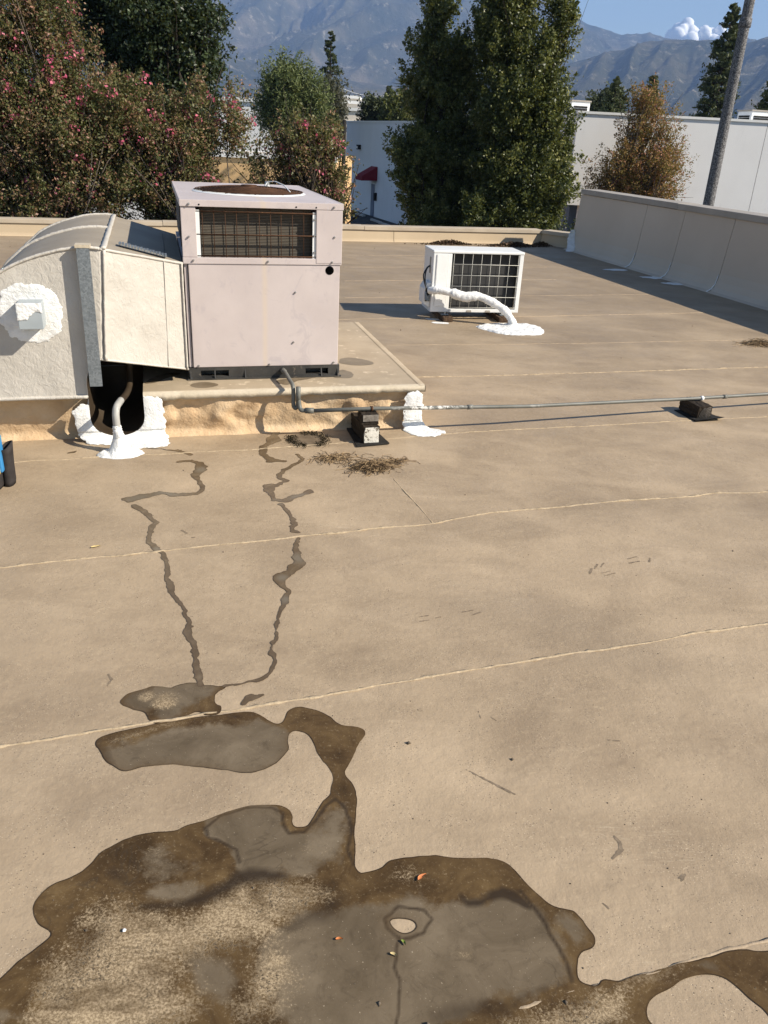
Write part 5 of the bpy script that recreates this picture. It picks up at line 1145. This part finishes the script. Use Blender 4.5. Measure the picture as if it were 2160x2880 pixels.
def stepb(x0, x1, y0, y1, zt_, name='block'):
    o = MB().box((x0, y0, 0), (x1, y1, zt_)).build(name, m_cream, wb); MB().box((x0 - .25, y0 - .25, zt_ + .01), (x1 + .25, y1, zt_ + .45)).build('cornice', m_trimw, o); MB().box((x0 - .12, y0 - .12, zt_ * .80), (x1 + .12, y0 - .01, zt_ * .80 + .25)).build('band', m_trimw, o)
stepb(-4.0, 1.6, 1, 14, z_(212)); stepb(-3.5, 2.55, .2, .98, z_(224)); stepb(-.6, 3.4, -2.5, .15, z_(240)); stepb(-6, -.65, -2, .18, z_(256))
wb2 = thing('white_building', 'white wall glimpsed behind the round topped pine', 'building', (-17, 100, GROUND), 0)
MB().box((-4, 0, 0), (8.2, 12, AT(570, 222, 100)[2] - GROUND)).build('wall', m_wwall, wb2); MB().box((-4.2, -.2, AT(570, 222, 100)[2] - GROUND + .01), (8.4, 12, AT(570, 222, 100)[2] - GROUND + .4)).build('coping', m_trimw, wb2)
lb = thing('white_building', 'low white building glimpsed under the left myrtle', 'building', (-13.6, 27, GROUND), 0)
MB().box((-12, 0, 0), (6.5, 8, 3.1)).build('wall', m_wwall, lb); MB().box((-12.1, -.1, 3.11), (6.6, 8, 3.3)).build('coping', m_trimw, lb)
for x in (-6, -1): MB().box((x, -.05, .9), (x + 1.6, -.003, 2.2)).build('window', m_glassd, lb)

# concrete lamp post, dark post, wires
lamp = thing('lamp_post', 'tall speckled concrete lamp post at the right edge', 'lamp post', (7.11, 20, GROUND), 0)
MB().lathe([(.15, 0), (.135, 1), (.102, 9.0), (.095, 11)], 24).build('post', m_pole, lamp, True)
MB().lathe([(.11, 0), (.128, .01), (.128, .17), (.11, .18)], 24, (0, 0, AT(1602, 60, 20)[2] - GROUND)).build('collar', m_pole, lamp, True)
MB().tube([(0, 0, 10.8), (0, 0, 11.4), (-.4, 0, 11.7), (-1.8, 0, 11.8)], .05, 8).build('arm', m_capgrey, lamp, True)
MB().box((-2.5, -.16, 11.74), (-1.75, .16, 11.88)).build('lantern', m_capgrey, lamp, bevel=.03)
c = AT(741, 400, 34); po = MB().lathe([(.09, 0), (.07, 5.5)], 10).build('utility_post', m_dark, None, True, loc=(c[0], c[1], GROUND)); prop(po, 'thin dark post beside the far end of the grey wall', 'post')
a = AT(770, 202, 120); b_ = AT(880, 195, 120); w_ = MB().tube([a + (b_ - a) * t + ez * (-.5 * 4 * t * (1 - t)) for t in np.linspace(-.3, 1.4, 14)], .025, 4).build('overhead_wire', m_trimw); prop(w_, 'pale overhead wire crossing before the palm', 'wire')

# ------------------------------------------------------------------ trees
def crown(lobes, nclump, per, sig, size, mat, seed, shell=.55, asp=.55, up_bias=.3, spray=2.6):
    rg = np.random.default_rng(seed); L = np.array(lobes, float); vol = (L[:, 3] * L[:, 4] * L[:, 5]) ** .72; pk = rg.choice(len(L), nclump, p=vol / vol.sum())
    d = rg.normal(0, 1, (nclump, 3)); d /= np.linalg.norm(d, axis=1)[:, None]; r = (shell + (1 - shell) * rg.uniform(0, 1, nclump) ** .6)
    inner = rg.uniform(0, 1, nclump) < .25; r[inner] *= rg.uniform(.2, .9, inner.sum())
    r = np.where(rg.uniform(0, 1, nclump) < .10, r * rg.uniform(1.05, 1.3, nclump), r)
    C = L[pk, :3] + d * r[:, None] * L[pk, 3:6]
    N = rg.poisson(per, nclump); idx = np.repeat(np.arange(nclump), N); sg = sig * rg.uniform(.5, 1.35, nclump)
    dv = d * .75 + np.array([0, 0, .75]) + rg.normal(0, .35, (nclump, 3)); dv /= np.linalg.norm(dv, axis=1)[:, None]
    al = rg.uniform(-.6, 1, len(idx)); w = np.clip(1.05 - np.abs(al) ** 1.6, .12, 1)
    P = C[idx] + dv[idx] * (al * spray)[:, None] * sg[idx][:, None] + rg.normal(0, .8, (len(idx), 3)) * (sg[idx] * w)[:, None]
    V, Fc, cv = leafquads(P, size, rg, asp, up_bias)
    tint = rg.normal(0, .16, nclump)[idx]; cv = np.clip(cv + np.repeat(tint, 4), 0, 1)
    return C, quads_mesh(V, Fc, mat, False, {'cv': cv})
def branches(base, fork, tips, r0_, mat, parent, seed, name='trunk', stems=1, rt_=.012):
    rg = np.random.default_rng(seed); b = MB(); base = np.array(base, float); heads = []
    for s in range(stems):
        f = np.array(fork, float) + (rg.normal(0, .35, 3) * np.array([1, 1, .4]) if stems > 1 else 0); st = base + (rg.normal(0, .12, 3) * np.array([1, 1, 0]) if stems > 1 else 0)
        mid = (st + f) / 2 + rg.normal(0, .08, 3); P = bez([st, mid, f], 5); b.tube(P, np.linspace(r0_, r0_ * .6, len(P)), 9); heads.append(f)
    for t in tips:
        h = heads[int(np.argmin([np.linalg.norm(t - q) + rg.uniform(0, .6) for q in heads]))]; k = rg.uniform(.1, .75)
        m1 = h + (t - h) * .35 + rg.normal(0, .06, 3) * np.linalg.norm(t - h) * .5 + np.array([0, 0, .06 * np.linalg.norm(t - h)]); m2 = h + (t - h) * .7 + rg.normal(0, .03, 3) * np.linalg.norm(t - h)
        P = bez([h - np.array([0, 0, .1]), m1, m2, t], 4); rr = r0_ * rg.uniform(.22, .42); b.tube(P, np.linspace(rr, rt_ * .5, len(P)), 5, False)
        for q in range(2):
            e = t + rg.normal(0, .22, 3) * (1 + np.linalg.norm(t - h) * .12); b.tube([m2, (m2 + e) / 2 + rg.normal(0, .05, 3), e], [rt_, rt_ * .7, rt_ * .3], 4, False)
    return b.build(name, mat, parent, True)
def tree(name, label, base, lobes, nclump, per, sig, size, mat, bark, seed, fork=None, r0_=.14, ntips=60, stems=1, group=None, shell=.55, asp=.55, rt_=.012, cat='tree', spray=2.6):
    t = thing(name, label, cat, base, 0, group); bs = np.array(base, float)
    L = [(x - bs[0], y - bs[1], z - bs[2], rx, ry, rz) for x, y, z, rx, ry, rz in lobes]
    C, me = crown(L, nclump, per, sig, size, mat, seed, shell, asp, .3, spray); link('crown', me, None, t)
    fk = (0, 0, 1.6) if fork is None else fork
    branches((0, 0, -.05), fk, list(C[:ntips]), r0_, bark, t, seed, 'trunk', stems, rt_); return t, C
def blossoms(t, C, n, seed, size=.05, per=16, sig=.055):
    rg = np.random.default_rng(seed); pk = C[rg.choice(len(C), n)] + rg.normal(0, .16, (n, 3)); idx = np.repeat(np.arange(n), rg.poisson(per, n)); P = pk[idx] + rg.normal(0, sig, (len(idx), 3))
    V, Fc, cv = leafquads(P, size, rg, .8); o = link('blossoms', quads_mesh(V, Fc, m_pink, False, {'cv': cv}), None, t); o['kind'] = 'stuff'

def lob(Y, rows, dz=0, sub=4, seed=1, core=.9):              # measured outline rows (left, right, y, half height) -> uneven lobes at depth Y
    out = []; rg = np.random.default_rng(seed)
    for xl, xr, y, hh in rows:
        a = AT(xl, y, Y); b_ = AT(xr, y, Y); c = (a + b_) / 2; r = (b_[0] - a[0]) / 2; k = Y * 1.1 / 1740; h = hh * k; out.append((c[0], Y + dz, c[2], r * core, max(r * .7, .4), h * core))
        for q in range(sub):
            t = rg.uniform(-1, 1); w = r * rg.uniform(.28, .5); out.append((c[0] + t * (r - w * .55), Y + dz + rg.uniform(-.8, .3) * r * .7, c[2] + rg.uniform(-1, 1) * h * .8, w, w, w * rg.uniform(.7, 1.3)))
    return out
# crepe myrtles along the far parapet
gm = 'crepe myrtles beyond the far parapet'
t1, C1 = tree('crepe_myrtle', 'big pink flowering myrtle with reddish leaves at far left', (-5.9, 15.3, GROUND), lob(15.3, [(-190, 120, 330, 130), (-160, 150, 180, 110), (-60, 250, 340, 120), (20, 200, 110, 100), (80, 170, 30, 60), (-100, 60, 90, 70), (60, 330, 260, 90), (60, 300, 420, 60), (-120, 150, 430, 60)]), 1500, 115, .125, .056, m_myrt, m_bark, 11, (0, 0, 1.3), .055, 110, 5, gm, .5)
blossoms(t1, C1, 330, 3, .06)
t2, C2 = tree('crepe_myrtle', 'pink flowering myrtle with bare twigs beside the dark evergreen', (-3.6, 15.8, GROUND), lob(15.8, [(220, 470, 370, 90), (260, 480, 290, 70), (280, 490, 430, 60), (170, 400, 270, 60)]) + lob(15.8, [(460, 545, 230, 45), (470, 555, 300, 45)], 0, 3, 2, .5), 680, 110, .125, .056, m_myrt, m_bark, 12, (0, 0, 1.5), .045, 110, 4, gm, .45)
blossoms(t2, C2, 120, 4, .06)
t3, C3 = tree('crepe_myrtle', 'sparse rusty myrtle behind the large air conditioner', (-1.75, 14.6, GROUND), lob(14.6, [(525, 640, 425, 30), (530, 610, 375, 35), (580, 700, 370, 50), (605, 745, 325, 50), (650, 740, 285, 30), (695, 752, 400, 40), (705, 760, 450, 35), (640, 740, 440, 35)]), 230, 85, .12, .054, m_myrt, m_barkd, 13, (0, 0, 1.9), .045, 90, 4, gm, .4)
blossoms(t3, C3, 36, 5, .055)
t4, C4 = tree('crepe_myrtle', 'orange autumn myrtle bush before the white wall', (8.55, 33.2, GROUND), lob(33.2, [(1335, 1440, 260, 45), (1315, 1465, 330, 60), (1295, 1480, 390, 55), (1280, 1480, 430, 50), (1360, 1420, 228, 22), (1290, 1400, 450, 50), (1400, 1485, 350, 45)]), 800, 80, .17, .075, m_myrtR, m_bark, 14, (0, 0, 1.7), .045, 200, 6, gm, .35, spray=3.4)
blossoms(t4, C4, 24, 6, .06, 10, .07)
# dark evergreen behind them
tree('evergreen_tree', 'tall dark evergreen tree behind the left myrtles', (-5.6, 21.5, GROUND), lob(21.5, [(220, 480, 130, 100), (250, 490, 30, 100), (120, 420, 0, 130), (280, 475, 220, 70), (330, 460, 300, 70), (110, 260, 50, 90), (380, 490, 160, 90)]), 1000, 100, .19, .095, m_dkgrn, m_barkd, 21, (0, 0, 2.6), .22, 50, 1, None, .55, spray=1.6)
# big green pair
tree('leafy_tree', 'left hand of two tall glossy green trees, in deeper shade', (1.2, 29, GROUND), lob(29, [(910, 985, 50, 60), (920, 970, 0, 30), (892, 1045, 150, 60), (885, 1065, 220, 55), (862, 1065, 310, 55), (845, 1065, 390, 50), (850, 1070, 450, 40), (870, 1080, 485, 28)], .3), 1550, 130, .15, .098, m_pear, m_barkd, 31, (0, 0, 2.2), .16, 70, 1, 'tall glossy green trees', .55, spray=2.8)
tree('leafy_tree', 'right hand of two tall glossy green trees, more sunlit', (3.9, 28, GROUND), lob(28, [(1050, 1160, 20, 60), (1015, 1080, 60, 50), (1180, 1238, 50, 45), (1030, 1225, 130, 60), (1060, 1240, 200, 50), (1020, 1250, 280, 60), (1000, 1245, 360, 50), (1005, 1225, 430, 45), (1010, 1210, 480, 30), (1080, 1150, -40, 50)]), 1950, 130, .15, .098, m_pear, m_barkd, 32, (0, 0, 2.2), .17, 90, 1, 'tall glossy green trees', .55, spray=2.8)
# hedge in the shade below the white building
tree('shrub', 'dark shrub in the shade left of the tall parapet', (6.1, 30, GROUND), [(6.1, 30, -2.2, 1.3, 1, 1.3), (5.0, 30, -2.5, 1.1, .9, 1.0)], 160, 60, .2, .10, m_dkgrn, m_barkd, 33, (0, 0, .5), .05, 20, 3, None, .4, cat='shrub')
tree('round_pine', 'round topped umbrella pine behind the peach building', (AT(625, 300, 60)[0], 60, GROUND), lob(60, [(570, 680, 200, 32), (555, 640, 225, 35), (640, 705, 235, 38), (590, 690, 220, 45), (660, 712, 270, 35), (556, 610, 260, 22)]), 620, 55, .42, .26, m_rpine, m_barkd, 41, (0, 0, 3.4), .22, 90, 2, None, .6, .25, .03)
tree('grey_tree', 'thin grey leaved tree beside the distant white building', (AT(730, 270, 72)[0], 72, GROUND), lob(72, [(690, 745, 240, 40), (700, 735, 215, 25), (650, 700, 310, 30)]), 160, 40, .45, .28, m_greyl, m_barkd, 42, (0, 0, 4), .15, 60, 2, None, .4, .4, .03)
def conifer(label, px, ytop, ybot, Y, rpx, seed, mat=m_pine, name='conifer', density=1.5, lean=0., open_=.0, grp=None):
    rg = np.random.default_rng(seed); a = AT(px, ybot, Y); b_ = AT(px, ytop, Y); k = Y * 1.08 / 1740; t = thing(name, label, 'tree', (a[0], Y, GROUND), 0, grp)
    H = b_[2] - GROUND; zb_ = max(a[2] - GROUND - 1, 1.0) * .55; R = rpx * k; tr = MB(); tr.tube([(0, 0, -.05), (lean * .5, 0, H * .5), (lean, 0, H)], [H * .016, H * .011, .015], 8); P = []; n = int(46 * density)
    for i in range(n):
        q = (i + rg.uniform(0, .8)) / n; z = zb_ + (H - zb_) * q; L = R * (1.05 - q) ** .75 * rg.uniform(.55, 1.15) * (1 if q > .12 else .7) + .06 * R
        for w in range(3):
            if rg.uniform() < open_: continue
            az = rg.uniform(0, 2 * math.pi); e = np.array([math.cos(az) * L, math.sin(az) * L, L * rg.uniform(-.05, .45)]); s0 = np.array([lean * z / H, 0, z]); tr.tube([s0, s0 + e * .55 - np.array([0, 0, .05 * L]), s0 + e], [.035 * L + .01, .02 * L + .006, .006], 4, False)
            m_ = int(34 * density); tt = rg.uniform(.25, 1.05, m_) ** .7; P.append(s0 + e * tt[:, None] + rg.normal(0, .13, (m_, 3)) * L * np.array([1, 1, .65]))
    P = np.concatenate(P); V, Fc, cv = leafquads(P, R * .15, rg, .4, .4); link('crown', quads_mesh(V, Fc, mat, False, {'cv': cv}), None, t); tr.build('trunk', m_barkd, t, True)
conifer('thin open conifer before the mountains left of centre', 712, 68, 260, 80, 32, 51, open_=.3)
conifer('tall dark pine left of the speckled lamp post', 1538, 8, 256, 62, 48, 52, m_pine, density=1.8)
conifer('dark conifer behind the orange myrtle, left of the pair', 1322, 168, 250, 56, 36, 53); conifer('dark conifer behind the orange myrtle, right of the pair', 1398, 164, 250, 58, 34, 54)
conifer('dark pine cut off by the right edge of the view', 1672, 140, 262, 55, 60, 55); conifer('hazy conifer left of the palm', 838, 186, 250, 130, 22, 56)
tree('leafy_tree', 'low rounded green tree above the grey wall, right of the pair', (AT(862, 250, 72)[0], 72, GROUND), lob(72, [(825, 880, 248, 22), (840, 890, 242, 20)]), 150, 55, .35, .24, m_pear, m_barkd, 61, (0, 0, 3), .15, 20, 1)
tree('leafy_tree', 'low rounded green tree above the grey wall, left of the pair', (AT(800, 255, 74)[0], 74, GROUND), lob(74, [(780, 832, 254, 17), (785, 815, 245, 14)]), 120, 55, .35, .24, m_far, m_barkd, 62, (0, 0, 3), .15, 20, 1)
tree('leafy_tree', 'low green tree left of the two conifers behind myrtle', (AT(1285, 240, 60)[0], 60, GROUND), lob(60, [(1262, 1310, 242, 16), (1290, 1345, 232, 22)]), 130, 50, .3, .22, m_far, m_barkd, 63, (0, 0, 3), .12, 20, 1)
def palm():
    Y = 115; c = AT(876, 188, Y); t = thing('fan_palm', 'fan palm with brown skirt beyond the grey wall', 'tree', (c[0], Y, GROUND), 0); H = c[2] - GROUND; rg = np.random.default_rng(4)
    MB().lathe([(.32, -.05), (.22, 1), (.18, H)], 10).build('trunk', m_bark, t, True); V = []; Fc = []; cv = []; V2 = []; F2 = []; c2 = []
    for i in range(90):
        az = rg.uniform(0, 6.28); el = rg.uniform(-1.3, 1.3); dead = el < -.35; L = rg.uniform(1.0, 1.9); d = np.array([math.cos(az) * math.cos(el), math.sin(az) * math.cos(el), math.sin(el)]); s = np.cross(d, [0, 0, 1.]); s /= np.linalg.norm(s); o = np.array([0, 0, H])
        for q in range(7):
            f = (q - 3) / 3 * .75; e = d * math.cos(f) + s * math.sin(f); e2 = np.cross(e, d if abs(f) > .05 else s); w = np.cross(e, [0.1, .2, 1.]); w = w / np.linalg.norm(w) * .05
            A, B, Cc = (V2, F2, c2) if dead else (V, Fc, cv); n0 = len(A); p1 = o + d * L * .45; A += [p1 - w, p1 + w, p1 + e * L * .6 + w * .3 - ez * .15 * L, p1 + e * L * .6 - w * .3 - ez * .15 * L]; B.append((n0, n0 + 1, n0 + 2, n0 + 3)); Cc += [rg.uniform()] * 4
    link('crown', quads_mesh(np.array(V), np.array(Fc), m_pine, False, {'cv': cv}), None, t); link('dead_skirt', quads_mesh(np.array(V2), np.array(F2), m_straw, False, {'cv': c2}), None, t)
palm()
# the wooded town between here and the foothills, one mass
def far_wood():
    rg = np.random.default_rng(77); n = 2600; az = np.radians(rg.uniform(55, 125, n)); r = 210 * (10 ** rg.uniform(0, 1, n) ** .8); P = []; S = []
    for a, d in zip(az, r):
        con = rg.uniform() < .45; h = rg.uniform(7, 16); w = h * (.16 if con else .42); m_ = 60 if d < 500 else 24; z = rg.uniform(.12, 1, m_); k = (1 - z) * 1.3 if con else np.sqrt(np.clip(1 - (2 * z - 1.1) ** 2, .05, 1))
        an = rg.uniform(0, 6.28, m_); P.append(np.stack([d * math.cos(a) + np.cos(an) * w * k, d * math.sin(a) + np.sin(an) * w * k, GROUND + h * z], 1)); S.append(np.full(m_, h * (.085 if d < 500 else .15)))
    P = np.concatenate(P); S = np.concatenate(S); V, Fc, cv = leafquads(P, S[:, None], rg, .8, .3); prop(link('distant_trees', quads_mesh(V, Fc, m_far, False, {'cv': cv}), None), 'hazy wooded town stretching to the foothills', None, None, 'stuff')
far_wood()
